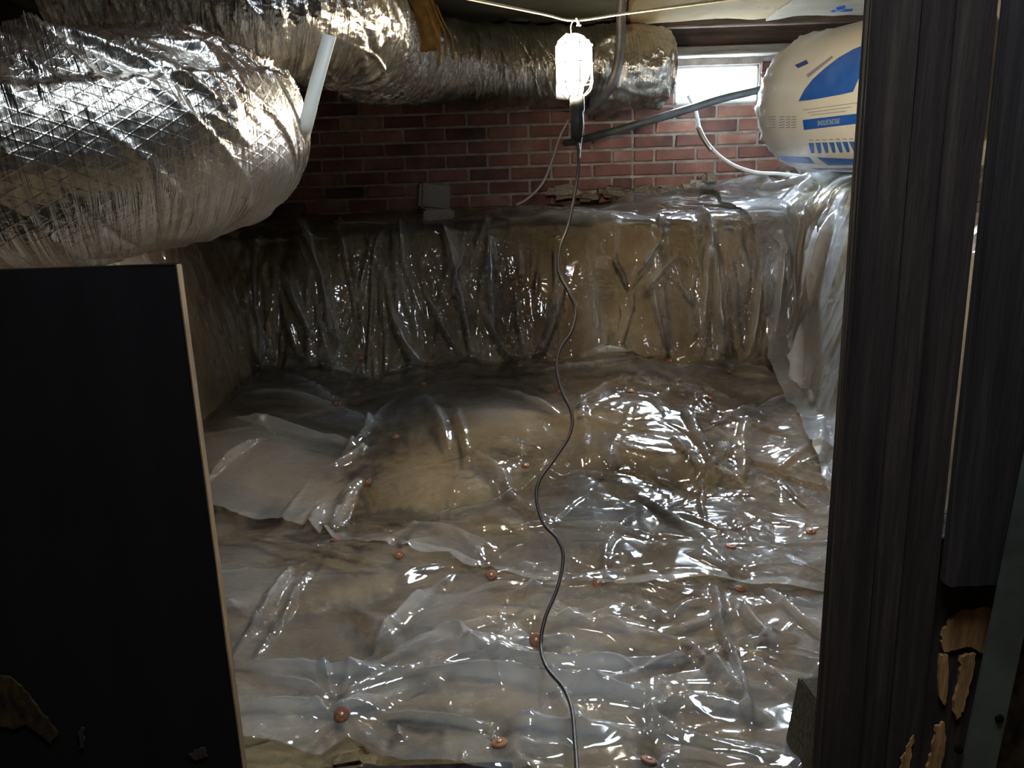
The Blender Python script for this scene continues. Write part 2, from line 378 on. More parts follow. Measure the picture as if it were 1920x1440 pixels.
# ------------------------------------------------------------------ the pit: one height function shared by the earth and the sheets
def RF(y): return np.interp(y, [0.9, 1.6, 2.2, 3.2], [0.90, 0.93, 1.02, 1.20])
CB = [0.0, 0.8, 1.5, 3.7, 4.55, 5.65]
TB = [0.0, 2.3, 2.98, 3.66]           # Y 0.85 -> 3.15 floor, -> 3.38 wall, -> 4.0 ledge
def terrain(c, t, lumps=1.0):
    seg = lambda v, a, b: np.clip((v - a) / (b - a), 0, 1)
    y = 0.85 + np.minimum(t, 2.3) + 0.23 * seg(t, 2.3, 2.98) + 0.70 * seg(t, 2.98, 3.66)
    rf = RF(y)
    x = -2.0 + 0.8 * seg(c, 0, 0.8) + 0.12 * seg(c, 0.8, 1.5) + (rf + 1.08) * seg(c, 1.5, 3.7) + 0.24 * seg(c, 3.7, 4.55) + (2.4 - rf - 0.24) * seg(c, 4.55, 5.65)
    wx = smooth01(1 - seg(c, 0.8, 1.5)) + smooth01(seg(c, 3.7, 4.55))
    wx = wx * smooth01((y - 0.98) / 0.2)
    wy = smooth01(seg(t, 2.3, 2.98))
    wall = 1 - (1 - wx) * (1 - wy)
    g = np.interp(y, [-3, 0.9, 1.4, 2.0, 2.5, 3.2], [-0.05, -0.015, -0.005, 0.005, 0.085, 0.16])
    g = g + 0.045 * smooth01((y - (2.03 + 0.09 * np.sin(3.1 * x + 0.4) + 0.05 * np.sin(7 * x))) / 0.07) * smooth01((x + 0.55) / 0.3) * smooth01((0.75 - x) / 0.3)
    g = g + 0.06 * smooth01((y - 1.9) / 0.5) * smooth01((-0.62 - x) / 0.3)
    yy = np.clip((y - 3.36) / 0.62, 0, 1)
    L = 0.772 + (0.10 + 0.07 * smooth01((x - 0.3) / 0.8)) * yy + 0.12 * smooth01((x - 1.22) / 0.3) * (1 - 0.5 * yy)
    z = g + (L - g) * wall
    z = z + lumps * (0.030 * fbm(x * 2.6 + 3, (y + z) * 2.6, 3) + 0.005 * fbm(x * 9, (y + z) * 9 + 4, 3)) * smooth01((y - 0.7) / 0.3)
    y = y - lumps * 0.05 * fbm(c * 2.2 + 9, t * 2.2, 3) * wy * (1 - smooth01(seg(t, 2.7, 3.2)))
    return np.stack([x, y, z], -1)

def grid_normals(A):
    du = np.gradient(A, axis=1); dv = np.gradient(A, axis=0)
    n = np.cross(du, dv); n /= np.maximum(np.linalg.norm(n, axis=-1, keepdims=True), 1e-9); return n

# earth
c = np.linspace(0, 5.65, 300); t = np.r_[np.linspace(-3.45, -0.1, 30), np.linspace(0, 3.66, 260)]
Cg, Tg = np.meshgrid(c, t)
A = terrain(Cg, Tg)
A += grid_normals(A) * (0.006 * fbm(Cg * 22, Tg * 22, 3))[..., None] * (Tg > 0)[..., None]
structure(link('floor', grid_mesh('floor', A), M['dirt']))

# pixel -> sheet coordinates
cr = np.linspace(0, 5.65, 260); tr_ = np.linspace(0, 3.66, 330)
RC, RT = np.meshgrid(cr, tr_); RA = terrain(RC, RT)
RPX, RPY, _ = project(RA)
_rb = BVHTree.FromPolygons([tuple(v) for v in RA.reshape(-1, 3)],
    [(i * 260 + j, i * 260 + j + 1, (i + 1) * 260 + j + 1, (i + 1) * 260 + j) for i in range(329) for j in range(259)])
def px2ct(px, py):
    hit = _rb.ray_cast(CAM, ray(px, py).normalized())
    if hit[0] is None:
        k = np.argmin((RPX - px) ** 2 + (RPY - py) ** 2); return RC.flat[k], RT.flat[k]
    i, j = divmod(hit[2], 259)
    return cr[j] + 0.011, tr_[i] + 0.005

# ------------------------------------------------------------------ the sheets of polythene
TACKS = [(457, 566), (606, 682), (678, 672), (795, 720), (742, 820), (690, 905), (629, 1013), (748, 1042), (921, 1079),
         (1121, 1094), (1388, 1105), (1370, 1025), (1183, 734), (1050, 734), (1331, 748), (1339, 793), (1367, 699), (1258, 677),
         (985, 874), (629, 757), (641, 1340), (937, 1395), (1005, 1200), (1520, 997), (1216, 1428)]
TACK_CT = [px2ct(*p) for p in TACKS]
HERO_BACK = [  # x0,y0,x1,y1,width(m),amp(m)
    (560, 400, 645, 665, .05, .030), (640, 400, 690, 665, .045, .028), (500, 470, 600, 640, .04, .022), (720, 440, 690, 700, .04, .022),
    (770, 415, 755, 500, .025, .02), (730, 560, 800, 690, .04, .024), (830, 430, 900, 690, .045, .03), (790, 520, 905, 700, .03, .022),
    (900, 560, 985, 690, .04, .03), (920, 440, 930, 640, .045, .034), (960, 520, 990, 670, .035, .026), (1015, 500, 1000, 560, .025, .018),
    (1060, 520, 990, 690, .045, .03), (1150, 480, 1175, 545, .03, .024), (1235, 455, 1180, 545, .03, .026), (1275, 470, 1200, 560, .03, .024),
    (1190, 540, 1160, 640, .04, .028), (1240, 440, 1255, 480, .02, .016), (1300, 400, 1345, 660, .045, .032), (1265, 470, 1280, 500, .02, .014),
    (1330, 430, 1310, 640, .04, .026), (1370, 420, 1470, 490, .022, .022), (1420, 470, 1385, 690, .04, .03), (1460, 430, 1440, 660, .045, .026),
    (1370, 700, 1450, 715, .018, .02), (1250, 520, 1290, 570, .03, .02), (600, 500, 630, 640, .03, .02), (870, 470, 850, 560, .03, .022),
    (680, 665, 640, 760, .025, .02), (490, 700, 740, 830, .08, .022), (640, 880, 760, 760, .05, .02), (700, 700, 660, 740, .03, .015),
    (920, 840, 1015, 862, .035, .02), (800, 760, 850, 860, .05, .02), (870, 850, 1030, 1010, .05, .022), (1000, 1010, 1300, 1040, .03, .014),
    (900, 740, 1070, 800, .06, .02), (1080, 770, 1190, 720, .05, .018), (1190, 945, 1340, 1060, .05, .018), (1310, 900, 1320, 1000, .02, .016),
    (1270, 780, 1330, 900, .05, .018), (1330, 860, 1370, 870, .03, .022), (1130, 860, 1160, 880, .03, .018), (1250, 840, 1290, 880, .03, .018),
    (1400, 800, 1380, 930, .05, .018), (430, 1060, 500, 1160, .05, .02), (395, 930, 492, 835, .03, .022), (500, 1150, 690, 905, .035, .028),
    (560, 1060, 620, 960, .05, .022), (620, 900, 700, 860, .04, .024), (400, 800, 700, 850, .06, .028), (450, 760, 640, 790, .05, .02),
    (375, 570, 440, 745, .020, .018), (365, 590, 420, 740, .018, .016), (395, 570, 455, 720, .03, .02), (450, 540, 510, 680, .025, .02),
    (400, 560, 450, 600, .03, .018), (480, 580, 540, 690, .02, .016), (380, 680, 400, 720, .03, .018), (740, 1000, 940, 1060, .05, .014),
    (1000, 720, 1200, 690, .04, .018), (560, 700, 760, 690, .05, -.012), (1060, 690, 1260, 665, .04, .02), (1430, 780, 1500, 760, .04, .018)]
HERO_FRONT = [
    (430, 1268, 770, 1290, .030, .030), (760, 1290, 1290, 1345, .030, .034), (800, 1250, 1210, 1290, .026, .024), (640, 1338, 800, 1275, .018, .022),
    (445, 1345, 720, 1360, .028, .024), (470, 1290, 620, 1330, .016, .016), (700, 1360, 930, 1390, .018, .022), (930, 1380, 1200, 1425, .03, .026),
    (440, 1240, 560, 1080, .025, .024), (470, 1250, 600, 1080, .018, .018), (690, 1250, 850, 1090, .035, .026), (740, 1110, 860, 1075, .03, .024),
    (860, 1210, 900, 1260, .02, .018), (960, 1240, 1080, 1220, .024, .022), (1000, 1200, 1110, 1175, .014, .016), (1180, 1140, 1230, 1190, .03, .02),
    (1260, 1180, 1330, 1140, .03, .022), (1280, 1210, 1390, 1340, .03, .030), (1330, 1110, 1365, 1220, .02, .022), (1365, 1210, 1410, 1400, .018, .028),
    (1360, 1140, 1480, 1240, .022, .022), (1420, 1120, 1545, 1225, .02, .022), (1390, 1230, 1500, 1215, .02, .02), (1170, 1360, 1290, 1410, .02, .022),
    (1200, 1380, 1280, 1340, .016, .018), (1260, 1330, 1460, 1380, .03, .024), (1080, 1280, 1330, 1260, .03, .024), (880, 1130, 1060, 1120, .03, .018),
    (940, 1150, 1010, 1110, .016, .018), (1040, 1310, 1100, 1440, .02, .018), (960, 1420, 1080, 1440, .02, .016), (420, 1150, 520, 1200, .04, .02),
    (650, 1150, 760, 1230, .04, .018), (1420, 1280, 1520, 1340, .03, .02), (1120, 1180, 1200, 1240, .03, .018), (740, 1380, 760, 1410, .02, .02)]

def crumple(H, U, V, n, box, rnd, lmin, lmax, amp, elong=(0, 6.3)):
    for _ in range(n):
        u = rnd.uniform(box[0], box[1]); v = rnd.uniform(box[2], box[3]); a = rnd.uniform(*elong)
        L = math.exp(rnd.uniform(math.log(lmin), math.log(lmax)))
        d = np.array([math.cos(a), math.sin(a)]) * L / 2
        crease(H, U, V, (u - d[0], v - d[1]), (u + d[0], v + d[1]), L * rnd.uniform(0.16, 0.36), amp * L * rnd.choice([1, 1, 1, -0.7]) * rnd.uniform(0.5, 1.2), rnd.uniform(1.0, 1.8))

def facets(U, V, su, sv, amp, seed, box):
    """flat panes meeting in straight creases, as stiff film crumples"""
    r = np.random.default_rng(seed)
    nu_, nv_ = int((box[1] - box[0]) / su) + 3, int((box[3] - box[2]) / sv) + 3
    gu, gv = np.meshgrid(np.arange(nu_) - 1.0, np.arange(nv_) - 1.0)
    gu = gu + (np.arange(nv_) % 2)[:, None] * .5 + r.uniform(-.46, .46, gu.shape); gv = gv + r.uniform(-.46, .46, gv.shape)
    pts = [Vector((a, b)) for a, b in zip(gu.ravel(), gv.ravel())]
    vs_, _, fs_, _, _, _ = delaunay_2d_cdt(pts, [], [], 0, 1e-6)
    zz = r.normal(0, 1, len(vs_)) * amp
    t_ = BVHTree.FromPolygons([(v.x, v.y, z_) for v, z_ in zip(vs_, zz)], [tuple(f) for f in fs_])
    out = np.zeros(U.size); a = ((U - box[0]) / su).ravel(); b = ((V - box[2]) / sv).ravel(); dn = Vector((0, 0, -1))
    for k in range(U.size):
        h = t_.ray_cast(Vector((a[k], b[k], 2.0)), dn)[0]
        if h is not None: out[k] = h.z
    return out.reshape(U.shape)

def fine(H, U, V, n, box, rnd):
    for _ in range(n):
        u = rnd.uniform(box[0], box[1]); v = rnd.uniform(box[2], box[3]); a = rnd.uniform(0, 6.3); L = rnd.uniform(.03, .16)
        d = np.array([math.cos(a), math.sin(a)]) * L / 2
        crease(H, U, V, (u - d[0], v - d[1]), (u + d[0], v + d[1]), rnd.uniform(.006, .012), rnd.uniform(.002, .005), 1.0)

def longfold(H, U, V, n, box, rnd, ang):
    for _ in range(n):
        u = rnd.uniform(box[0], box[1]); v = rnd.uniform(box[2], box[3]); a = rnd.uniform(*ang); L = rnd.uniform(.15, .55)
        d = np.array([math.cos(a), math.sin(a)]) * L / 2
        crease(H, U, V, (u - d[0], v - d[1]), (u + d[0], v + d[1]), rnd.uniform(.010, .024), rnd.uniform(.005, .014), rnd.uniform(.9, 1.3))

def tack_folds(H, U, V, rnd, idxs):
    for k in idxs:
        cu, cv = TACK_CT[k]
        for q in range(rnd.integers(4, 7)):
            a = rnd.uniform(0, 6.28); L = rnd.uniform(0.08, 0.20)
            crease(H, U, V, (cu + 0.015 * math.cos(a), cv + 0.015 * math.sin(a)), (cu + L * math.cos(a), cv + L * math.sin(a)), rnd.uniform(.010, .022), rnd.uniform(.005, .012))

def sheet(name, U, V, off, H, mat, extra=0):
    base = terrain(U, V); n = grid_normals(base)
    n[n[..., 2] < 0] *= -1
    A = base + n * (off + np.maximum(H, 0.0))[..., None]
    me = grid_mesh(name, A, uv=np.stack([U, V], -1))
    at = me.attributes.new('milk', 'FLOAT', 'POINT'); at.data.foreach_set('value', np.clip((H - 0.026) / 0.028 + extra, 0, 1).astype(np.float32).ravel())
    o = link(name, me, mat)
    return o, A

def edge_from_px(pts):
    q = np.array([px2ct(*p) for p in pts]); q = q[np.argsort(q[:, 0])]; return q[:, 0], q[:, 1]
rnd = np.random.default_rng(21)
# near sheet on the ground, tucked under the upper one
ec, et = edge_from_px([(450, 1404), (520, 1412), (600, 1420), (625, 1402), (650, 1392), (680, 1398), (715, 1424), (800, 1437)])
ec = np.r_[0.9, ec, 2.9, 4.4]; et = np.r_[et[0], et, et[-1] - 0.09, et[-1] - 0.13] - 0.012
nu, nv = 640, 310
u1 = np.linspace(1.3, 4.0, nu); lo = np.interp(u1, ec, et) + 0.004 * np.sin(u1 * 40); hi = np.interp(u1, [1.3, 1.9, 2.4, 4.0], [1.45, 1.25, 0.95, 0.92])
U = np.tile(u1, (nv, 1)); V = lo[None] + (hi - lo)[None] * np.linspace(0, 1, nv)[:, None]
H = 0.018 + facets(U, V, .24, .085, .0085, 5, (1.3, 4.0, 0.0, 1.5))
for h in HERO_FRONT:
    crease(H, U, V, px2ct(h[0], h[1]), px2ct(h[2], h[3]), h[4] * 1.0, h[5])
longfold(H, U, V, 60, (1.3, 4.0, 0.1, 1.3), rnd, (-.5, .5))
fine(H, U, V, 110, (1.3, 4.0, 0.1, 0.9), rnd)
tack_folds(H, U, V, rnd, [20, 21, 22, 24])
for (cu, cv) in [TACK_CT[k] for k in (20, 21, 22, 24)]:
    H *= 1 - np.exp(-((U - cu) ** 2 + (V - cv) ** 2) / .018 ** 2)
front, FA = sheet('plastic_sheet', U, V, 0.008, H, M['plastic'], .38 * smooth01((fbm(U * 2.2, V * 3.5, 3) + .05) / .25))
tag(front, 'crumpled clear polythene sheet on the near ground, tucked under the upper sheet', 'plastic sheet')

# upper sheet: over the ledge, down the rear bank, across the ground to a loose edge
ec, et = edge_from_px([(420, 972), (520, 998), (600, 1018), (700, 1042), (800, 1060), (900, 1088), (1000, 1108), (1100, 1114), (1250, 1124), (1340, 1108), (1400, 1122), (1440, 1125)])
ec = np.r_[0.8, ec, 4.4]; et = np.r_[et[0] + .05, et, et[-1]]
nu, nv = 700, 620
u1 = np.linspace(0.62, 3.95, nu); lo = np.interp(u1, ec, et) + 0.006 * np.sin(u1 * 23) + 0.01 * fbm(u1 * 9, u1 * 0, 3)
hi = np.interp(u1, [0.6, 2.0, 2.6, 3.0, 3.6, 4.0], [3.10, 3.14, 3.24, 3.40, 3.50, 3.52]) + 0.03 * fbm(u1 * 5, u1 * 0 + 2, 3)
U = np.tile(u1, (nv, 1)); V = lo[None] + (hi - lo)[None] * np.linspace(0, 1, nv)[:, None]
wl = smooth01((V - 2.2) / .12) * (1 - smooth01((V - 2.95) / .1)); sd = smooth01((1.6 - U) / .15)
wl = np.maximum(wl, sd * (1 - smooth01((V - 2.3) / .2)) * 0)
H = 0.020 + wl * facets(U, V, .07, .30, .017, 6, (0.6, 3.95, 2.0, 3.2)) + (1 - wl) * facets(U, V, .19, .17, .0095, 7, (0.6, 3.95, 0.4, 3.7))
for h in HERO_BACK:
    crease(H, U, V, px2ct(h[0], h[1]), px2ct(h[2], h[3]), h[4] * .6, h[5] * 1.35)
longfold(H, U, V, 70, (0.7, 3.95, 0.6, 2.2), rnd, (0, 6.28))
fine(H, U, V, 260, (1.1, 3.95, 0.5, 3.4), rnd)
longfold(H, U, V, 130, (1.4, 3.95, 2.25, 2.95), rnd, (1.15, 2.0))
longfold(H, U, V, 34, (1.4, 3.95, 2.85, 3.5), rnd, (-.5, .5))
longfold(H, U, V, 26, (0.7, 1.6, 0.8, 2.5), rnd, (-.6, .6))
upper_idx = [k for k in range(len(TACKS)) if k not in (20, 21, 22, 23, 24)]
tack_folds(H, U, V, rnd, upper_idx)
for (cu, cv) in [TACK_CT[k] for k in upper_idx]:
    H *= 1 - 0.9 * np.exp(-((U - cu) ** 2 + (V - cv) ** 2) / .02 ** 2)
back, BA = sheet('plastic_sheet', U, V, 0.016, H, M['plastic_back'], 1.0 * smooth01((V - 2.88) / .12) * smooth01((U - 2.2) / .7) + .9 * smooth01((2.3 - U - .6 * (V - 1.2)) / .3) * smooth01((1.75 - V) / .2) + .9 * smooth01((.035 - (V - lo[None])) / .012))  # ledge film whitened in place of vent light; milkier left and hem too
tag(back, 'large clear polythene sheet hanging in folds down the rear earth bank', 'plastic sheet')

# sheet on the right bank, gathered into long folds and draped off the ledge
nu, nv = 300, 480
vv = np.linspace(0.45, 3.52, nv); lo = np.interp(vv, [0.4, 1.2, 2.3, 3.0, 3.6], [3.62, 3.58, 3.62, 3.56, 3.45]) + 0.03 * fbm(vv * 6, vv * 0 + 8, 3)
V = np.tile(vv[:, None], (1, nu)); U = lo[:, None] + (5.05 - lo)[:, None] * np.linspace(0, 1, nu)[None]
H = 0.022 + facets(U, V, .26, .085, .010, 8, (3.1, 5.1, 0.4, 3.6))
for h in [(1545, 420, 1520, 560, .05, .04), (1570, 400, 1530, 570, .04, .04), (1590, 400, 1545, 575, .05, .05), (1520, 400, 1510, 560, .035, .03),
          (1535, 585, 1490, 780, .045, .04), (1510, 560, 1530, 700, .03, .025), (1500, 790, 1520, 995, .04, .03), (1540, 790, 1522, 990, .03, .025),
          (1500, 380, 1600, 345, .05, .04), (1480, 400, 1500, 620, .035, .025), (1400, 372, 1590, 350, .04, .04), (1300, 368, 1460, 345, .03, .03),
          (1530, 1010, 1545, 1090, .03, .02), (1500, 900, 1480, 1080, .04, .02), (1550, 900, 1530, 990, .02, .02)]:
    crease(H, U, V, px2ct(h[0], h[1]), px2ct(h[2], h[3]), h[4] * 1.2, h[5])
longfold(H, U, V, 60, (3.4, 5.0, 0.5, 3.4), rnd, (-.5, .5))
fine(H, U, V, 60, (3.4, 5.0, 0.5, 3.4), rnd)
side, SA = sheet('plastic_sheet', U, V, 0.030, H, M['plastic_side'])
tag(side, 'milky polythene sheet gathered over the right bank beside the dark post', 'plastic sheet')

# ------------------------------------------------------------------ brick wall with the foundation vent
WY = 4.0
def slab(bm, lo, hi):
    vs_ = bmesh.ops.create_cube(bm, size=1.0)['verts']
    for v in vs_:
        for k in range(3): v.co[k] = lo[k] + (v.co[k] + 0.5) * (hi[k] - lo[k])
bm = bmesh.new()
BT = 1.566
slab(bm, (-2.0, WY + .008, -0.1), (VENT_X0, WY + 0.12, BT)); slab(bm, (VENT_X1, WY + .008, -0.1), (2.4, WY + 0.12, BT))
slab(bm, (VENT_X0, WY + .008, -0.1), (VENT_X1, WY + 0.12, VENT_Z0)); slab(bm, (VENT_X0, WY + .008, VENT_Z1), (VENT_X1, WY + 0.12, BT))
wall_back = structure(link('wall_back', mesh_from_bm('wall_back', bm), M['mortar']))
BL, BH, MJ = 0.200, 0.0545, 0.0132
def brick_variant(L, k):
    me = box_mesh('brick', (0, -0.0, 0), (L, 0.06, BH), bevel=0.004, jitter=0.0016, seed=k)
    me.materials.append(M['brick']); return me
variants = {}
def brick(x, z, L, k):
    if L < 0.03: return
    key = (round(L, 3), k)
    if key not in variants: variants[key] = brick_variant(L, k)
    o = bpy.data.objects.new('brick', variants[key]); col.objects.link(o); o.parent = wall_back
    o.location = (x, WY - random.uniform(0.0, 0.005), z); o.rotation_euler = (0, random.uniform(-.004, .004), 0)
SEAM = 0.66
nrow = 0
z = 0.80
PITCHZ = BH + MJ
z = VENT_Z0 - PITCHZ * 9
row = 0
while z + BH < BT + 0.002:
    def fill(x0, x1, off):
        x = x0; first = True
        while x < x1 - 0.03:
            L = BL if not (first and off) else off
            L = min(L, x1 - x)
            if x1 - (x + L + MJ) < 0.04: L = x1 - x
            brick(x, z, L, random.randrange(4)); x += L + MJ; first = False
    off = 0.098 if row % 2 else 0
    inv = z + BH > VENT_Z0 + 0.01 and z < VENT_Z1 - 0.01
    fill(-1.32, SEAM - MJ / 2, (0.06, 0.16)[row % 2])
    if inv:
        fill(SEAM + MJ / 2, VENT_X0 - .004, 0); fill(VENT_X1 + .004, 1.62, off)
    else:
        fill(SEAM + MJ / 2, 1.62, off if off else 0.0)
    z += PITCHZ; row += 1
# vent
vent = empty('window_1', (1.085, WY + 0.1, VENT_Z0)); structure(vent)
fw = 0.012
for nm, lo, hi in [('frame_rail', (VENT_X0, WY + .02, VENT_Z1 - fw), (VENT_X1, WY + .11, VENT_Z1)), ('frame_rail', (VENT_X0, WY + .02, VENT_Z0), (VENT_X1, WY + .11, VENT_Z0 + fw)),
                   ('frame_stile', (VENT_X0, WY + .02, VENT_Z0), (VENT_X0 + fw, WY + .11, VENT_Z1)), ('frame_stile', (VENT_X1 - fw, WY + .02, VENT_Z0), (VENT_X1, WY + .11, VENT_Z1)),
                   ('glazing_bar', (VENT_X0, WY + .05, VENT_Z1 - .058), (VENT_X1, WY + .06, VENT_Z1 - .052))]:
    link(nm, box_mesh(nm, lo, hi, bevel=0.002), M['vent_frame'], vent)
m, nt, out = new_mat('vent_glass')
tr = N(nt, 'ShaderNodeBsdfTransparent'); gl = N(nt, 'ShaderNodeBsdfGlossy', Roughness=0.1); mx = N(nt, 'ShaderNodeMixShader'); mx.inputs[0].default_value = 0.06
nt.links.new(tr.outputs[0], mx.inputs[1]); nt.links.new(gl.outputs[0], mx.inputs[2]); nt.links.new(mx.outputs[0], out.inputs[0])
link('pane', box_mesh('pane', (VENT_X0 + fw, WY + .085, VENT_Z0 + fw), (VENT_X1 - fw, WY + .089, VENT_Z1 - fw)), m, vent)

# other walls, ceiling
structure(link('wall_left', box_mesh('wall_left', (-2.15, -2.7, -0.1), (-2.0, 4.22, 1.95)), M['darkwall']))
structure(link('wall_right', box_mesh('wall_right', (2.4, -2.7, -0.1), (2.55, 4.22, 1.95)), M['darkwall']))
structure(link('wall_front', box_mesh('wall_front', (-2.0, -2.7, -0.1), (2.4, -2.55, 1.9)), M['darkwall']))
bm = bmesh.new()   # subfloor, with an unseen opening cut to let the added cool fill through
slab(bm, (-2.15, -2.7, 1.90), (2.55, 0.15, 1.98)); slab(bm, (-2.15, 0.65, 1.90), (2.55, 4.22, 1.98))
slab(bm, (-2.15, 0.15, 1.90), (-0.15, 0.65, 1.98)); slab(bm, (0.55, 0.15, 1.90), (2.55, 0.65, 1.98))
structure(link('ceiling', mesh_from_bm('ceiling', bm), M['ceiling']))
# sill plate, rim board and nearer joists
tag(link('sill_plate', box_mesh('sill_plate', (-2.0, 3.93, 1.568), (2.4, 4.2, 1.610), bevel=.004, subdiv=3, jitter=.0012), M['sill']), 'weathered grey sill plate lying on top of the brick wall', 'sill plate')
tag(link('rim_joist', box_mesh('rim_joist', (-2.0, 3.97, 1.612), (2.4, 4.2, 1.899), bevel=.004, subdiv=3, jitter=.001), M['joist']), 'dark rim joist above the sill plate and vent', 'joist')
tag(link('floor_joist', box_mesh('floor_joist', (-2.0, 3.80, 1.672), (2.4, 3.845, 1.899), bevel=.004, subdiv=4, jitter=.0015), M['joist']), 'dark floor joist with pale lower edge between kraft batts and rim joist', 'joist')
for k, yj in enumerate((2.9, 2.5, 2.1, 1.7, 1.3)): pass

# ------------------------------------------------------------------ ceiling insulation
def batt(name, x0, x1, y0, y1, z, mat, seed, sag=0.02):
    nx, ny = 60, 24
    X, Yg = np.meshgrid(np.linspace(x0, x1, nx), np.linspace(y0, y1, ny))
    e = np.minimum(1, np.minimum((Yg - y0), (y1 - Yg)) / 0.05)
    Z = z - sag * np.sqrt(np.clip(e, 0, 1)) + 0.02 * fbm(X * 5 + seed, Yg * 5, 4)
    bottom = np.stack([X, Yg, Z], -1); top = np.stack([X, Yg, np.full_like(X, 1.895)], -1)
    bm = bmesh.new(); bm.from_mesh(grid_mesh('b', bottom)); bm2 = bmesh.new()
    bm.from_mesh(grid_mesh('t', top))
    # side walls
    loop = list(range(nx)) + [i * nx + nx - 1 for i in range(1, ny)] + [(ny - 1) * nx + j for j in range(nx - 2, -1, -1)] + [i * nx for i in range(ny - 2, 0, -1)]
    bm.verts.ensure_lookup_table(); n0 = nx * ny
    for a, b in zip(loop, loop[1:] + loop[:1]):
        bm.faces.new((bm.verts[a], bm.verts[b], bm.verts[n0 + b], bm.verts[n0 + a]))
    bmesh.ops.recalc_face_normals(bm, faces=list(bm.faces)); bm2.free()
    return link(name, mesh_from_bm(name, bm, True), mat), bottom
xs = P(1172, 20, 3.55).x; xm = P(1462, 15, 3.6).x
o, _ = batt('insulation_batt', -1.9, xs - .012, 2.7, 3.79, 1.715, M['olive'], 3, 0.012)
tag(o, 'olive grey faced insulation batt behind the string and lamp', 'insulation')
kb, KB1 = batt('insulation_batt', xs + .012, xm - .003, 3.05, 3.79, 1.692, M['kraft'], 11, 0.010)
tag(kb, 'tan kraft paper faced insulation batt right of the metal strap', 'insulation')
kc, KB2 = batt('insulation_batt', xm + .003, 2.35, 3.05, 3.79, 1.692, M['kraft_pale'], 15, 0.010)
tag(kc, 'pale creased kraft batt with blue print touching the dark post', 'insulation')

def printed(name, polys, bvh, mat, parent, off=0.0015):
    """flat print laid onto a surface: pixel-space triangles dropped onto the thing's own surface"""
    bm = bmesh.new()
    for poly in polys:
        vsn = []
        for (px, py) in poly:
            d = ray(px, py).normalized(); h = bvh.ray_cast(CAM, d)
            if h[0] is None: vsn = None; break
            vsn.append(bm.verts.new(h[0] - d * off))
        if vsn:
            try: bm.faces.new(vsn)
            except Exception: pass
    return link(name, mesh_from_bm(name, bm), mat, parent)
def quad_cells(q, nx, ny):
    q = [np.array(p, float) for p in q]
    f = lambda a, b: (q[0] * (1 - a) + q[1] * a) * (1 - b) + (q[3] * (1 - a) + q[2] * a) * b
    return [[f(i / nx, j / ny), f((i + 1) / nx, j / ny), f((i + 1) / nx, (j + 1) / ny), f(i / nx, (j + 1) / ny)] for i in range(nx) for j in range(ny)]
def bvh_of(o):
    me = o.data; return BVHTree.FromPolygons([o.matrix_world @ v.co for v in me.vertices], [tuple(p.vertices) for p in me.polygons])
kbv = bvh_of(kb); kcv = bvh_of(kc)
cells = []
for x, wd in ((1384, 8), (1402, 5), (1418, 7), (1436, 6), (1452, 6)):
    cells += quad_cells([(x, 13), (x + wd, 11), (x + wd, 16), (x, 18)], 2, 1)
printed('print_marks', cells, kbv, M['print_grey'], kb)
blob = []
for q in ([(1556, 22), (1572, 12), (1578, 16), (1562, 24)], [(1568, 13), (1584, 9), (1588, 14), (1574, 19)], [(1560, 19), (1600, 16), (1598, 21), (1566, 24)]):
    blob += quad_cells(q, 3, 2)
printed('print_emblem', blob, kcv, M['blue'], kc)

# ------------------------------------------------------------------ foil ducts
def duct(name, pts, radii, mat, label, seed, wrinkles, nv=640, nu=280, up=(0, 0, 1), slack=None, squash=1.0, slant=0.5, amp=1.0):
    path = catmull(pts, 24)
    path, s = resample(path, nv)
    T, Nn, B = frames(path, up)
    rr = np.interp(s / s[-1], np.linspace(0, 1, len(radii)), radii)
    a = np.linspace(0, 2 * np.pi, nu, endpoint=False)
    Rm = float(np.mean(rr))
    U = np.tile((a * Rm)[None], (nv, 1)); V = np.tile(s[:, None], (1, nu))
    H = 0.006 * fbm(U * 9, V * 6, 3)
    rn = np.random.default_rng(seed); per = 2 * np.pi * Rm
    for _ in range(wrinkles):
        u = rn.uniform(0, per); v = rn.uniform(0, s[-1]); L = rn.uniform(0.06, 0.30)
        k = slack(u / Rm, v) if slack else 1.0
        if rn.random() > k: continue
        ang = np.pi / 2 - slant + rn.normal(0, 0.22)
        d = np.array([math.sin(ang), math.cos(ang)]) * L / 2
        kk_ = 1.0 if not slack else (1.7 if slack(u / Rm, v) > .6 else .8)
        wd = rn.uniform(.0035, .010); am = amp * kk_ * rn.uniform(.0015, .0055) * rn.choice([1, 1, -1])
        for sh in (-per, 0, per):
            crease(H, U, V, (u - d[0] + sh, v - d[1]), (u + d[0] + sh, v + d[1]), wd, am, 1.1)
    R = rr[:, None] + H
    if slack: R = R * (1 - 0.075 * smooth01((np.cos(U / Rm + .52) + .16) / .12))
    A = path[:, None] + R[..., None] * (Nn[:, None] * np.cos(a)[None, :, None] + squash * B[:, None] * np.sin(a)[None, :, None])
    me = grid_mesh(name, A, uv=np.stack([U, V], -1), closed_u=True)
    root = empty(name, tuple(path[len(path) // 2] - np.array([0, 0, rr.mean()])))
    link('foil_jacket', me, mat, root)
    return root, path, rr, (T, Nn, B), A
def d1slack(a, v):   # upper half of the near duct is slack and wrinkled
    a = np.asarray(a); return np.where(np.cos(a + 0.52) > -0.1, 1.0, 0.35)
D1Y, D1Z = 1.17, P(300, 291, 1.17).z
pts1 = [(-1.95, D1Y - .02, D1Z - .01), (-1.3, D1Y - .01, D1Z), (-0.90, D1Y, D1Z + .005), (-0.69, D1Y + .05, D1Z + .02), (-0.565, D1Y + .20, D1Z + .05), (-0.585, D1Y + .45, D1Z + .08), (-0.72, D1Y + .8, D1Z + .10), (-0.95, 2.4, D1Z + .2)]
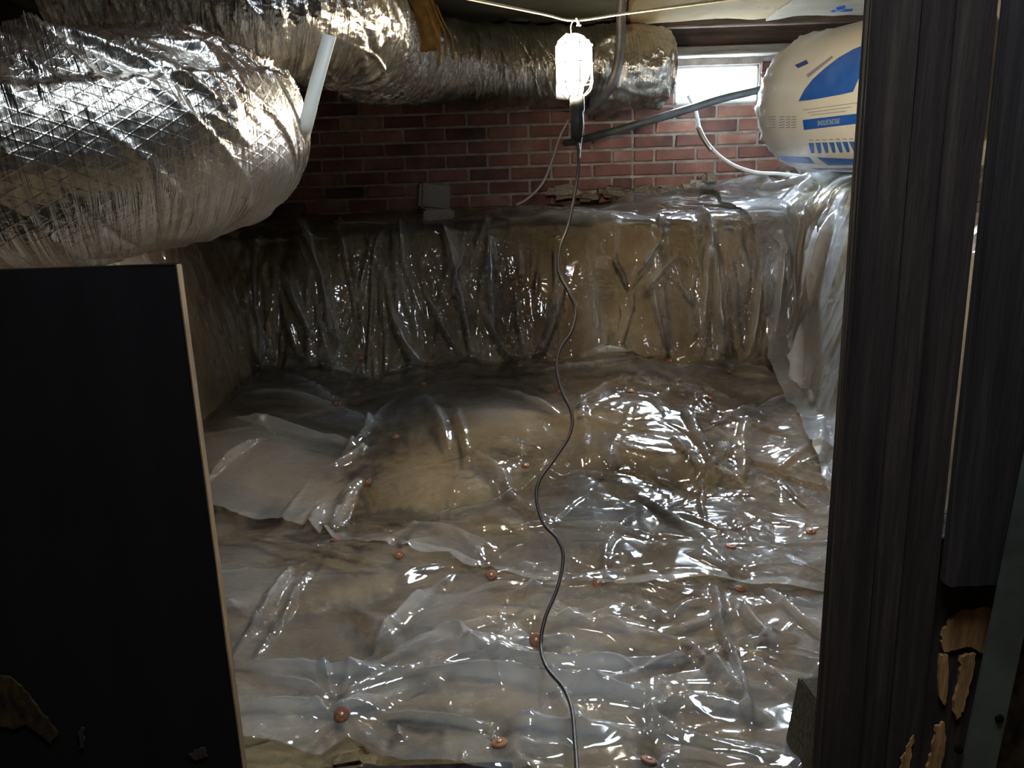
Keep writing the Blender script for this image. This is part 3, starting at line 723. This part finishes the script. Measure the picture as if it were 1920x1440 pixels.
root1, path1, rr1, fr1, A1 = duct('flex_duct', pts1, [.182, .182, .182, .18, .178, .175, .17, .165], M['foil'], '', 3, 1900, slack=d1slack, slant=0.38, up=(0, 0, 1), amp=1.5)
tag(root1, 'thick foil jacketed duct in the near left, resting above the black panel', 'duct')
pts2 = [P(120, -60, 1.95), P(330, -25, 1.97), P(520, 14, 1.98), P(632, 30, 2.10), P(668, 62, 2.38), P(705, 95, 2.85), P(780, 112, 3.30), P(900, 122, 3.55), P(1050, 126, 3.64), P(1180, 128, 3.68), P(1240, 130, 3.72)]
root2, path2, rr2, fr2, A2 = duct('flex_duct', pts2, [.165, .165, .165, .165, .168, .172, .170, .168, .168, .168, .165], M['foil_far'], '', 8, 2600, nv=760, slant=0.25, amp=1.7)
tag(root2, 'foil duct bending back from the ceiling and running along the brick wall', 'duct')
# crumpled sleeve where the far run ends beside the vent
endp = resample(np.array(path2[-90:]), 60)[0]
_, _, _, _, AE = None, None, None, None, None
Te, Ne, Be = frames(endp)
a = np.linspace(0, 2 * np.pi, 120, endpoint=False)
rn = np.random.default_rng(4)
U = np.tile((a * .18)[None], (60, 1)); V = np.tile(np.linspace(0, .35, 60)[:, None], (1, 120)); H = .004 + .02 * fbm(U * 14, V * 14, 3)
crumple(H, U, V, 110, (0, 1.13, 0, .35), rn, .04, .16, .12)
prof = np.interp(np.linspace(0, 1, 60), [0, .1, .8, .93, 1], [.168, .174, .176, .166, .12])
AE = endp[:, None] + (prof[:, None] + H)[..., None] * (Ne[:, None] * np.cos(a)[None, :, None] + Be[:, None] * np.sin(a)[None, :, None])
link('crumpled_sleeve', grid_mesh('crumpled_sleeve', AE, uv=np.stack([U, V], -1), closed_u=True), M['foil_far'], root2)
# torn strip of yellow glass wool showing at the bend
for q, (dx, wd) in enumerate(((0, .075), (22, .006), (32, .005), (14, .008))):
    sp = [P(786 + dx, -10 + q * 9, 2.62), P(798 + dx, 22 + q * 8, 2.64), P(806 + dx * 1.3, 55 + q * 9, 2.68), P(800 + dx * 1.6, 96 + q * 9, 2.76)]
    link('torn_insulation', ribbon_mesh('torn_insulation', sp, (1, 0.3, 0.2), wd, .004), M['insul'], root2)

# strap holding the near duct
i0 = int(np.argmin(np.abs(path1[:, 1] - (D1Y + .24))))
sp = [P(618, 66, 1.50), P(592, 160, 1.48), P(574, 232, 1.48), P(566, 262, 1.50)]
tag(link('duct_strap', ribbon_mesh('duct_strap', sp, (1, 0, 0.25), 0.026, 0.002), M['white_strap']), 'white flat hanging strap at the rounded end of the near duct', 'strap')
sp = [P(1172, -40, 3.40), P(1165, 20, 3.42), P(1163, 88, 3.44), P(1150, 150, 3.45), P(1128, 188, 3.50), P(1100, 212, 3.58), P(1080, 220, 3.66)]
tag(link('duct_strap', ribbon_mesh('duct_strap', sp, (1, 0.05, 0.25), 0.042, 0.002), M['metal_strap']), 'dark galvanised metal strap carrying the far duct right of the lamp', 'strap')

# ------------------------------------------------------------------ work light on its string
LY = 2.0
lc = P(1077, 128, LY)
lamp = empty('work_light', tuple(P(1083, 262, LY)))
tag(lamp, 'glowing caged work light hanging by a hook from the pale string', 'lamp')
m, nt, out = new_mat('glowing_bulb_glass')
tr = N(nt, 'ShaderNodeBsdfTransparent'); em = N(nt, 'ShaderNodeEmission', Strength=9.0); em.inputs[0].default_value = (1.0, 0.93, 0.78, 1)
ad = N(nt, 'ShaderNodeAddShader'); nt.links.new(tr.outputs[0], ad.inputs[0]); nt.links.new(em.outputs[0], ad.inputs[1]); nt.links.new(ad.outputs[0], out.inputs[0])
zb = P(1077, 180, LY).z; zt = P(1077, 72, LY).z
LX = lc.x
link('bulb', lathe_mesh('bulb', [(0.001, zb + .004), (.018, zb + .004), (.020, zb + .02), (.030, zb + .032), (.037, zb + .046), (.041, zb + .070), (.0415, zb + .092), (.039, zb + .112), (.034, zb + .127), (.025, zb + .138), (.013, zb + .144), (.001, zb + .146)], (LX, LY, 0), sides=28), m, lamp)
pl = bpy.data.lights.new('bulb_filament', 'POINT'); pl.energy = LAMP_POWER; pl.color = LAMP_COLOR; pl.shadow_soft_size = 0.012
po = bpy.data.objects.new('bulb_filament', pl); col.objects.link(po); po.location = (LX, LY, zb + .075)
cr_ = .046
for k in range(8):
    a = k * math.pi / 4 + 0.2
    pts = [(LX + r * math.cos(a), LY + r * math.sin(a), h) for r, h in ((.022, zb - .004), (cr_ * .98, zb + .02), (cr_, zb + .08), (cr_ * .95, zb + .122), (cr_ * .6, zt - .008), (.004, zt))]
    link('cage_wire', tube_mesh('cage_wire', pts, .0016, sides=6, n=5), M['cage'], lamp)
for h in (zb + .03, zb + .075, zb + .118):
    pts = [(LX + cr_ * math.cos(a), LY + cr_ * math.sin(a), h) for a in np.linspace(0, 2 * math.pi, 25)]
    link('cage_ring', tube_mesh('cage_ring', pts, .0014, sides=6, n=1, caps=False), M['cage'], lamp)
# half shield behind the bulb
aa = np.radians(np.linspace(86, 158, 16)); hh = np.linspace(zb - .002, zb + .15, 10)
SH = np.zeros((10, 16, 3))
for i, h in enumerate(hh):
    k = (i / 9); rr_ = (.0495) if k < .8 else .0495 - .03 * ((k - .8) / .2) ** 2
    for j, t_ in enumerate(aa): SH[i, j] = (LX + rr_ * math.cos(t_), LY + rr_ * math.sin(t_), h)
so = link('reflector_shield', grid_mesh('reflector_shield', SH), M['shield'], lamp)
md = so.modifiers.new('thickness', 'SOLIDIFY'); md.thickness = .0012
zh = P(1081, 262, LY).z
HX = LX + .006
link('handle', lathe_mesh('handle', [(0.001, zb + .002), (.018, zb + .002), (.019, zb - .03), (.016, zb - .045), (.017, zb - .06), (.0165, zb - .10), (.013, zh + .004), (.006, zh - .006), (.001, zh - .006)], (HX, LY, 0), sides=20), M['handle'], lamp)
link('hook', tube_mesh('hook', [(LX - .004, LY, zt - .002), (LX - .008, LY, zt + .02), (LX - .006, LY, zt + .034), (LX + .002, LY - .002, zt + .042), (LX + .008, LY - .002, zt + .036), (LX + .008, LY, zt + .028)], .0014, sides=6, n=6), M['cage'], lamp)
CORD = [(1083, 262, 2.0), (1086, 300, 1.985), (1080, 350, 1.96), (1066, 420, 1.92), (1050, 465, 1.88), (1048, 510, 1.85), (1066, 548, 1.82), (1079, 580, 1.80), (1072, 620, 1.76), (1050, 655, 1.73), (1044, 690, 1.70), (1054, 735, 1.66), (1072, 775, 1.62), (1068, 815, 1.58), (1040, 860, 1.53), (1012, 900, 1.48), (1006, 935, 1.45), (1018, 980, 1.41), (1046, 1012, 1.38), (1056, 1045, 1.35), (1046, 1100, 1.30), (1022, 1160, 1.24), (1014, 1210, 1.20), (1024, 1250, 1.13), (1056, 1290, 1.07), (1072, 1330, 1.01), (1078, 1390, .94), (1082, 1450, .87), (1084, 1520, .78)]
link('cord', tube_mesh('cord', [P(*p) for p in CORD], [.0042, .0036, .0032], sides=10, n=8), M['lamp_cord'], lamp)
link('thin_wire', tube_mesh('thin_wire', [P(1092, 205, 1.99), P(1094, 235, 1.985), P(1091, 262, 1.99), P(1087, 300, 1.983)], .0012, sides=6, n=5), M['white_wire'], lamp)
# string
kn = Vector((LX + .001, LY, zt + .0405))
def string_end(px, py):
    d = P(px, py, LY) - kn; return d
strg = empty('string', tuple(kn)); tag(strg, 'pale twin string stretched across the top, sagging under the lamp', 'string')
for dz in (0.0, 0.006):
    kk = kn + Vector((0, 0.002 if dz else -.002, dz * 0.4))
    dl = P(880, -1 - dz * 400, LY) - kk; dr = P(1392, -3 - dz * 500, LY) - kk
    link('strand', tube_mesh('strand', [kk + dl * 6.2, kk + dl * 3, kk + dl, kk + dl * .3, kk, kk + dr * .3, kk + dr, kk + dr * 2.5, kk + dr * 4.2], .0022, sides=7, n=5), M['rope'], strg)
link('knot', tube_mesh('knot', [kn + Vector((.004, -.004, .006)), kn + Vector((.010, -.005, -.002)), kn + Vector((.012, -.004, -.012)), kn + Vector((.016, -.004, -.010))], .0022, sides=6, n=5), M['rope'], strg)

# ------------------------------------------------------------------ pipe and wires by the vent
sp = [P(1470, 158, 3.80), P(1410, 172, 3.80), P(1350, 186, 3.78), P(1290, 205, 3.76), P(1220, 226, 3.76), P(1150, 246, 3.80), P(1090, 262, 3.90), P(1060, 268, 4.0)]
tag(link('drain_pipe', tube_mesh('drain_pipe', sp, [.018, .019, .018, .017], sides=14, n=8), M['pipe']), 'dark grey flexible pipe slanting in front of the vent toward the brick wall', 'pipe')
sp = [P(1290, 180, 3.86), P(1304, 205, 3.84), P(1314, 245, 3.80), P(1336, 280, 3.75), P(1372, 308, 3.70), P(1416, 323, 3.66), P(1460, 326, 3.62), P(1500, 331, 3.60), P(1530, 345, 3.58)]
wc = empty('white_cable', tuple(P(1336, 280, 3.75))); tag(wc, 'white cable curving down from the vent onto the right ledge', 'cable')
link('cable', tube_mesh('cable', sp, .0085, sides=8, n=8), M['white_wire'], wc)
sp2 = [P(1309, 238, 3.78), P(1318, 258, 3.765), P(1334, 282, 3.74)]
link('foil_wrap', tube_mesh('foil_wrap', sp2, [.011, .013, .011], sides=7, n=5), M['shield'], wc)
sp = [P(1066, 224, 3.96), P(1050, 255, 3.93), P(1035, 300, 3.88), P(1018, 342, 3.82), P(990, 372, 3.76), P(968, 384, 3.70)]
tag(link('pale_cable', tube_mesh('pale_cable', sp, .0060, sides=7, n=7), M['pale_wire']), 'thin pale cable curving down the bricks just left of the lamp cord', 'cable')

# ------------------------------------------------------------------ insulation roll in its printed bag
RAX = [np.array(P(1500, 198, 3.42)), np.array(P(1806, 163, 2.50))]
ax = RAX[1] - RAX[0]; Lr = np.linalg.norm(ax); ax /= Lr
nv, nu = 160, 120
l = np.linspace(0, Lr, nv)
rprof = .258 * np.sqrt(np.clip(1 - np.clip(1 - l / .17, 0, 1) ** 2.3, 0, 1)) + .012
uu = np.array([0, 0, 1.0]); uu -= ax * (uu @ ax); uu /= np.linalg.norm(uu); ww = np.cross(ax, uu)
a = np.linspace(0, 2 * np.pi, nu, endpoint=False)
U = np.tile((a * .25)[None], (nv, 1)); V = np.tile(l[:, None], (1, nu)); H = .006 * fbm(U * 5, V * 5, 3)
rn = np.random.default_rng(12)
for _ in range(110):
    u = rn.uniform(0, 1.57); v0 = rn.uniform(0, .12); L = rn.uniform(.05, .16)
    crease(H, U, V, (u, v0), (u + rn.normal(0, .02), v0 + L), rn.uniform(.008, .02), rn.uniform(.004, .010))
A = (RAX[0] + 0)[None, None] + ax[None, None] * l[:, None, None] + (rprof[:, None] + H * (rprof > .05)[:, None])[..., None] * (uu * np.cos(a)[None, :, None] + 1.0 * ww * np.sin(a)[None, :, None])
m, nt, out = new_mat('insulation_bag_film')
b = N(nt, 'ShaderNodeBsdfPrincipled', Roughness=0.28); b.inputs['Specular IOR Level'].default_value = 0.6
b.inputs['Coat Weight'].default_value = 0.3
uvn = N(nt, 'ShaderNodeUVMap'); uvn.uv_map = 'UVMap'; sx = N(nt, 'ShaderNodeSeparateXYZ'); nt.links.new(uvn.outputs[0], sx.inputs[0])
r = ramp(nt, [(0.0, (0.36, 0.37, 0.36)), (0.20, (0.46, 0.46, 0.44)), (0.30, (0.74, 0.75, 0.73)), (0.6, (0.82, 0.79, 0.69))]); nt.links.new(sx.outputs[1], r.inputs[0])
nt.links.new(r.outputs[0], b.inputs['Base Color'])
n1 = N(nt, 'ShaderNodeTexNoise', Scale=18.0, Detail=5); nt.links.new(uvn.outputs[0], n1.inputs['Vector'])
bp = N(nt, 'ShaderNodeBump', Strength=0.25, Distance=0.01); nt.links.new(n1.outputs['Fac'], bp.inputs['Height']); nt.links.new(bp.outputs[0], b.inputs['Normal'])
nt.links.new(b.outputs[0], out.inputs[0])
bag = empty('insulation_roll', tuple(RAX[0] + ax * Lr / 2 - np.array([0, 0, .26])))
tag(bag, 'insulation roll in a white and blue printed bag on the right ledge', 'insulation roll')
bagm = link('bag', grid_mesh('bag', A, uv=np.stack([U, V], -1), closed_u=True), m, bag)
bpy.context.view_layer.update()
bb = BVHTree.FromPolygons([tuple(v) for v in A.reshape(-1, 3)], [tuple(p.vertices) for p in bagm.data.polygons])
PR = lambda nm, polys, mt, off=.002: printed(nm, polys, bb, M[mt], bag, off)
# big blue field with a slanted cut
top = [(1497, 190), (1508, 168), (1524, 148), (1546, 128), (1572, 108), (1600, 92), (1640, 76)]
bot = [(1497, 190), (1516, 188), (1535, 185), (1556, 181), (1578, 177), (1599, 172), (1622, 120)]
cells = []
for k in range(6):
    cells += quad_cells([top[k], top[k + 1], bot[k + 1], bot[k]], 4, 10)
PR('blue_field', cells, 'blue')
PR('blue_patch', quad_cells([(1490, 122), (1512, 112), (1516, 119), (1496, 128)], 4, 3), 'darkblue')
PR('fold_line', quad_cells([(1512, 140), (1560, 104), (1562, 108), (1515, 146)], 10, 2), 'print_grey')
band = PR('title_band', quad_cells([(1505, 225), (1640, 209), (1640, 228), (1507, 244)], 20, 4), 'blue')
PR('bottom_band', quad_cells([(1452, 293), (1518, 295), (1528, 307), (1476, 305)], 12, 4), 'blue')
PR('bottom_band', quad_cells([(1531, 295), (1640, 300), (1640, 309), (1552, 310)], 12, 4), 'blue')
PR('base_band', quad_cells([(1520, 316), (1640, 314), (1640, 320), (1545, 321)], 12, 3), 'darkblue')
for k in range(7):
    x = 1516 + k * 12.6; y = 268 - k * .4
    PR('blue_bar', quad_cells([(x, y), (x + 10, y), (x + 11 + k * .7, y + 19), (x + 5 + k * .8, y + 20)], 4, 5), 'blue')
for k in range(7):
    x = 1517 + k * 12.6
    PR('caption', quad_cells([(x, 262 - k * .4), (x + 7, 262 - k * .4), (x + 7, 263.6 - k * .4), (x, 263.6 - k * .4)], 2, 1), 'print_grey')
for (x0, y0, x1, y1) in ((1505, 206, 1608, 192), (1514, 211, 1596, 200), (1520, 215.5, 1586, 207.5)):
    PR('fine_print', quad_cells([(x0, y0), (x1, y1), (x1, y1 + 1.2), (x0, y0 + 1.2)], 12, 1), 'print_grey')
for k in range(5):
    for x0, x1 in ((1441, 1454), (1461, 1471), (1474, 1482), (1484, 1493)):
        PR('fine_print', quad_cells([(x0, 219 + 5 * k), (x1, 217.5 + 5 * k), (x1, 219.2 + 5 * k), (x0, 220.7 + 5 * k)], 4, 1), 'print_grey')
# lettering of the title, upside down as on the bag
fc = bpy.data.curves.new('lettering', 'FONT'); fc.body = 'SPECIFICATIONS'; fc.align_x = 'CENTER'; fc.align_y = 'CENTER'; fc.resolution_u = 2
fo = bpy.data.objects.new('lettering_tmp', fc); col.objects.link(fo)
bpy.context.view_layer.update()
tm = bpy.data.meshes.new_from_object(fo.evaluated_get(bpy.context.evaluated_depsgraph_get()))
bpy.data.objects.remove(fo); bpy.data.curves.remove(fc)
bm = bmesh.new(); bm.from_mesh(tm); bmesh.ops.triangulate(bm, faces=list(bm.faces)); 
xs_ = [v.co.x for v in bm.verts]; ys_ = [v.co.y for v in bm.verts]
x0, x1, y0, y1 = min(xs_), max(xs_), min(ys_), max(ys_)
for v in bm.verts:
    fx = (v.co.x - x0) / (x1 - x0); fy = (v.co.y - y0) / (y1 - y0)
    px = 1574 - fx * 41; py = 221.5 + fx * 5.2 + fy * 9.5
    d = ray(px, py).normalized(); h = bb.ray_cast(CAM, d)
    v.co = h[0] - d * .004
link('lettering', mesh_from_bm('lettering', bm), M['print_white'], band); bpy.data.meshes.remove(tm)

# ------------------------------------------------------------------ things lying on the ledge
def chunk(name, centre, size, mat, seed, rot=(0, 0, 0), bevel=.2, jit=.06):
    r = random.Random(seed); bm = bmesh.new(); bmesh.ops.create_cube(bm, size=1.0)
    bmesh.ops.bevel(bm, geom=list(bm.edges), offset=bevel, segments=2, affect='EDGES')
    for v in bm.verts: v.co += Vector((r.uniform(-1, 1), r.uniform(-1, 1), r.uniform(-1, 1))) * jit
    me = mesh_from_bm(name, bm)
    o = link(name, me, mat); o.location = centre; o.scale = size; o.rotation_euler = rot
    return o
def ledge_z(x, y):
    h = _rb.ray_cast(Vector((x, y, 2.0)), Vector((0, 0, -1))); return h[0].z if h[0] else 0.85
pb = P(813, 368, 3.72)
tag(chunk('concrete_block', (pb.x, pb.y, max(pb.z, ledge_z(pb.x, pb.y) + .055)), (.15, .12, .125), M['concrete'], 5, (0.05, 0.12, 0.25), .08, .03), 'grey broken concrete block standing on the dark ledge', 'block')
pb = P(822, 402, 3.50)
tag(chunk('concrete_block', (pb.x, pb.y, ledge_z(pb.x, pb.y) + .030), (.14, .12, .10), M['concrete'], 6, (0.0, 0.03, 0.1), .08, .03), 'grey concrete lump partly under the plastic, below the standing block', 'block')
pa, pb = P(636, 374, 3.66), P(724, 380, 3.60)
pa.z = ledge_z(pa.x, pa.y) + .006; pb.z = ledge_z(pb.x, pb.y) + .006
tag(link('wood_stick', tube_mesh('wood_stick', [pa + Vector((-.03, 0, .01)), pa, (pa + pb) / 2 + Vector((0, 0, .004)), pb], [.004, .006, .004], sides=6, n=4), M['stick']), 'thin pale stick lying on the dark ledge left of the block', 'stick')
RUB = [(1058, 352, .17, .07, 'long pale mortar slab at the foot of the bricks behind the lamp cord'), (1100, 362, .12, .05, 'brown stone at the brick footing right of the lamp cord'),
       (1150, 352, .16, .05, 'flat tan stone in the middle of the brick footing'), (1160, 368, .09, .05, 'small dark stone touching the plastic edge under the brick seam'),
       (1205, 350, .14, .06, 'pale lump of spilled mortar just right of the brick seam'), (1250, 348, .13, .05, 'greenish mortar lump on the footing below the vent'),
       (1305, 345, .15, .06, 'tan stone on the footing under the white cable'), (1330, 330, .08, .07, 'upright broken brick piece under the white cable'), (955, 385, .11, .03, 'flat brown stone on the ledge at the end of the pale cable')]
for k, (px, py, w_, h_, lab) in enumerate(RUB):
    pb = P(px, py, 3.93 if py < 380 else 3.74)
    zz = ledge_z(pb.x, min(pb.y, 3.98)) + h_ * .35
    tag(chunk('rubble_stone', (pb.x, pb.y, max(zz, pb.z - .02)), (w_, .09, h_), M['stone'], 40 + k, (random.uniform(-.15, .15), random.uniform(-.15, .15), random.uniform(-.3, .3)), .25, .09), lab, 'stone', 'rubble along the brick footing')

# ------------------------------------------------------------------ near frame: panel on the left, timbers on the right
pe = P(391, 960, 1.0)
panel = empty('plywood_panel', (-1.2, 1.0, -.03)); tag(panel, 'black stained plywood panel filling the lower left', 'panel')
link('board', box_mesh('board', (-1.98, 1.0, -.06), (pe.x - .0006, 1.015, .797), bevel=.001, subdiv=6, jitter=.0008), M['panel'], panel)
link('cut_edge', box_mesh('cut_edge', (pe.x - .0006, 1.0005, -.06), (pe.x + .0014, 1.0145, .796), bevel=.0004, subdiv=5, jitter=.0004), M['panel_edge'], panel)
def flat_patch(name, pxpoly, Y, mat, parent, thick=.003):
    rj = random.Random(int(pxpoly[0][1])); jag = []
    for (xa, ya), (xb, yb) in zip(pxpoly, pxpoly[1:] + pxpoly[:1]):
        for k in range(5):
            t_ = k / 5; jag.append((xa + (xb - xa) * t_ + rj.uniform(-2.6, 2.6) * (k > 0), ya + (yb - ya) * t_ + rj.uniform(-2.6, 2.6) * (k > 0)))
    bm = bmesh.new(); f = bm.faces.new([bm.verts.new(P(x, y, Y)) for x, y in jag])
    r = bmesh.ops.extrude_face_region(bm, geom=[f]); 
    for v in [g for g in r['geom'] if isinstance(g, bmesh.types.BMVert)]: v.co.y -= thick
    bmesh.ops.recalc_face_normals(bm, faces=list(bm.faces)); return link(name, mesh_from_bm(name, bm), mat, parent)
M['scuff'] = noisy('scuffed_raw_wood', [(0.35, (0.008, 0.006, 0.005)), (0.55, (0.035, 0.020, 0.008)), (0.8, (0.075, 0.045, 0.018))], scale=30, rough=0.9, bump=0.5, stretch=(2, 2, 1), spec=0.1)
flat_patch('worn_patch', [(-20, 1262), (20, 1268), (55, 1300), (75, 1330), (110, 1372), (98, 1392), (70, 1370), (50, 1356), (25, 1365), (-20, 1350)], .999, M['scuff'], panel)['label'] = 'worn bare wood patch'
flat_patch('scuff_mark', [(148, 1370), (160, 1362), (158, 1400), (150, 1402)], .999, M['post'], panel)
flat_patch('scuff_mark', [(355, 1412), (385, 1400), (390, 1416), (365, 1422)], .999, M['post'], panel)
# threshold board
pa = P(440, 1409, .985)
tag(link('threshold_board', box_mesh('threshold_board', (pe.x + .003, .93, -.09), (-.02, 1.022, .000), bevel=.003, subdiv=5, jitter=.001), M['post2']), 'dark threshold board along the bottom edge under the plastic', 'board')

pc = P(652, 1415, 1.035)
tag(chunk('earth_clod', (pc.x, 1.03, -.004), (.085, .05, .035), M['dirt'], 9, (0.1, 0.05, 0.2), .3, .08), 'brown earth clod at the torn front edge of the near sheet', 'earth clod')
def vx(px, py, Y): return P(px, py, Y).x
post = empty('timber_post', (vx(1650, 720, .84), .86, -.05)); tag(post, 'dark weathered timber post framing the right of the opening', 'post')
YP = .84
e = [vx(1569, 720, YP + .028), vx(1672, 720, YP), vx(1731, 720, YP), vx(1801, 720, YP)]
for k in range(3):
    link('plank', box_mesh('plank', (e[k] + (.0 if k == 0 else .0012), YP + (.000, .003, .001)[k], -.06), (e[k + 1] - .0012, YP + (.026, .085, .085)[k], 1.89), bevel=.0025, subdiv=7, jitter=.0009, seed=k), M['post'], post)
# fitted board to the right, ending above a broken notch
zb1 = P(1760, 1100, .825).z
tag(link('casing_board', box_mesh('casing_board', (e[3] + .001, .822, zb1), (e[3] + .23, .842, 1.89), bevel=.0015, subdiv=6, jitter=.0007), M['post2']), 'dark upright casing board right of the post, cut off above bare wood', 'board')
link_edge = None
stud = empty('broken_stud', (e[3] + .05, .86, -.05)); tag(stud, 'broken stud with bare orange wood below the casing board', 'stud')
link('stud_core', box_mesh('stud_core', (e[3] - .0005, .850, -.06), (e[3] + .085, .93, zb1 + .05), bevel=.002, subdiv=6, jitter=.0018), M['post'], stud)
for poly, y_, th in (([(1801, 1140), (1855, 1136), (1858, 1165), (1848, 1205), (1836, 1222), (1820, 1210), (1790, 1215), (1768, 1220), (1762, 1190), (1778, 1160)], .850, .004),
                 ([(1760, 1225), (1774, 1224), (1772, 1300), (1768, 1318), (1757, 1300)], .850, .005),
                 ([(1798, 1228), (1826, 1222), (1818, 1270), (1802, 1330), (1790, 1345), (1785, 1320), (1795, 1270)], .850, .005),
                 ([(1752, 1358), (1768, 1352), (1770, 1385), (1762, 1440), (1735, 1440), (1745, 1400)], .850, .004),
                 ([(1690, 1418), (1705, 1390), (1712, 1375), (1704, 1440), (1686, 1440)], YP, .002)):
    flat_patch('bare_wood', poly, y_, M['bare_wood'], stud if y_ != YP else post, th)
# steel angle leaning at the far right
pa0, pa1 = P(1822, 1500, .80), P(1905, 1100, .80); up_ = (pa1 - pa0)
top_ = pa0 + up_ * 2.6; bot_ = pa0 - up_ * .12
ang = empty('steel_angle', tuple(bot_)); tag(ang, 'grey green steel angle leaning in the lower right corner', 'steel angle')
L_ = (top_ - bot_)
def leg(name, w0, w1, d0, d1):
    bm = bmesh.new(); r_ = Vector((1, 0, 0)); f_ = Vector((0, 1, 0)); vs2 = []
    for q in (bot_, top_):
        vs2.append([bm.verts.new(q + r_ * a + f_ * b_) for a, b_ in ((w0, d0), (w1, d0), (w1, d1), (w0, d1))])
    A_, B_ = vs2
    bm.faces.new(A_); bm.faces.new(B_[::-1])
    for i in range(4): bm.faces.new((A_[i], B_[i], B_[(i + 1) % 4], A_[(i + 1) % 4]))
    bmesh.ops.recalc_face_normals(bm, faces=list(bm.faces)); return link(name, mesh_from_bm(name, bm), M['angle'], ang)
leg('flange', -.020, .022, 0, .004); leg('flange', .018, .022, .004, .019)
for (px, py) in ((1798, 1405), (1874, 1347)):
    q = P(px, py, .7995)
    link('bolt_hole_disc', lathe_mesh('bolt_hole_disc', [(.0005, .0012), (.0052, .0012), (.0058, 0), (.0052, -.002), (.0005, -.002)], q, (0, -1, 0.3), 14), M['hole'], ang)  # solid black discs stand in for the shade inside the bolt holes
# ground board far right bottom and lumber scrap by the post
pg = P(1910, 1400, .83)
tag(link('brown_plank', box_mesh('brown_plank', (e[3] + .088, .865, -.06), (e[3] + .24, .90, zb1 - .08), bevel=.002, subdiv=4, jitter=.001), M['scuff']), 'brown plank in the bottom right corner behind the steel angle', 'plank')
sc0 = P(1513, 1370, .95)
so = chunk('wood_scrap', (sc0.x + .020, .965, sc0.z - .03), (.030, .10, .16), M['scrap'], 3, (0.12, 0.06, 0.1), .05, .025)
tag(so, 'rough mossy wood offcut wedged at the foot of the post', 'wood offcut')

# ------------------------------------------------------------------ cap nails pinning the sheets
LABS = ['lone cap nail on the upper left bank near the black panel', 'rusty cap nail in the dark fold at the foot of the left rear bank', 'cap nail at the foot of the rear bank, right of the dark fold',
        'cap nail on the ground at the base of the pale folds, left of centre', 'cap nail on the crossing folds left of centre, above the bluish patch', 'cap nail beside the bright crumple at the edge of the bluish patch',
        'cap nail on the diagonal crease at left, above the overlap', 'shiny cap nail on the overlap edge at left', 'cap nail on the overlap edge left of the lamp cord', 'cap nail on the overlap edge just right of the lamp cord',
        'cap nail on the overlap edge at far right', 'cap nail right of centre, above the right end of the overlap edge', 'cap nail on the upper ground right of the lamp cord', 'faint cap nail just left of the lamp cord on the upper ground',
        'cap nail on the upper right ground, upper of two close together', 'cap nail on the upper right ground, lower of two close together', 'cap nail with a bright fold running right, foot of the rear bank', 'cap nail on the raised fold at the foot of the rear bank, middle',
        'cap nail in the brown shadow just left of the lamp cord', 'cap nail under the dark fold at the foot of the left bank slope', 'large cap nail in the near fold, lower left', 'large cap nail at the bottom, left of the lamp cord',
        'cap nail touching the lamp cord on the near sheet', 'cap nail at the foot of the right bank beside the post', 'pale cap nail at the bottom edge right of the lamp cord']
def bvh_grid(A):
    nv, nu = A.shape[:2]
    return BVHTree.FromPolygons([tuple(v) for v in A.reshape(-1, 3)], [(i * nu + j, i * nu + j + 1, (i + 1) * nu + j + 1, (i + 1) * nu + j) for i in range(nv - 1) for j in range(nu - 1)])
trees = [bvh_grid(X[::2, ::2]) for X in (FA, BA, SA)]
cap_me = lathe_mesh('cap', [(.0003, -.001), (.0118, -.001), (.0128, .0006), (.0122, .0022), (.0095, .0032), (.0003, .0035)], (0, 0, 0), sides=18); cap_me.materials.append(M['cap'])
head_me = lathe_mesh('nail_head', [(.0003, .0030), (.0042, .0034), (.0044, .0044), (.0030, .0052), (.0003, .0054)], (0, 0, 0), sides=12); head_me.materials.append(M['nail'])
for k, (px, py) in enumerate(TACKS):
    d = ray(px, py).normalized(); best = None
    for tr3 in trees:
        h = tr3.ray_cast(CAM, d)
        if h[0] is not None and (best is None or h[3] < best[3]): best = h
    if best is None: continue
    n = best[1]; n = n if n.dot(d) < 0 else -n
    o = empty('cap_nail', (0, 0, 0)); tag(o, LABS[k], 'cap nail', 'cap nails pinning the plastic sheets')
    a_ = bpy.data.objects.new('cap', cap_me); b_ = bpy.data.objects.new('nail_head', head_me)
    for q in (a_, b_): col.objects.link(q); q.parent = o
    o.location = best[0] + n * .0015; o.rotation_euler = n.to_track_quat('Z', 'Y').to_euler()
    s_ = 1.0 if k < 20 else 1.05
    o.scale = (s_, s_, s_)
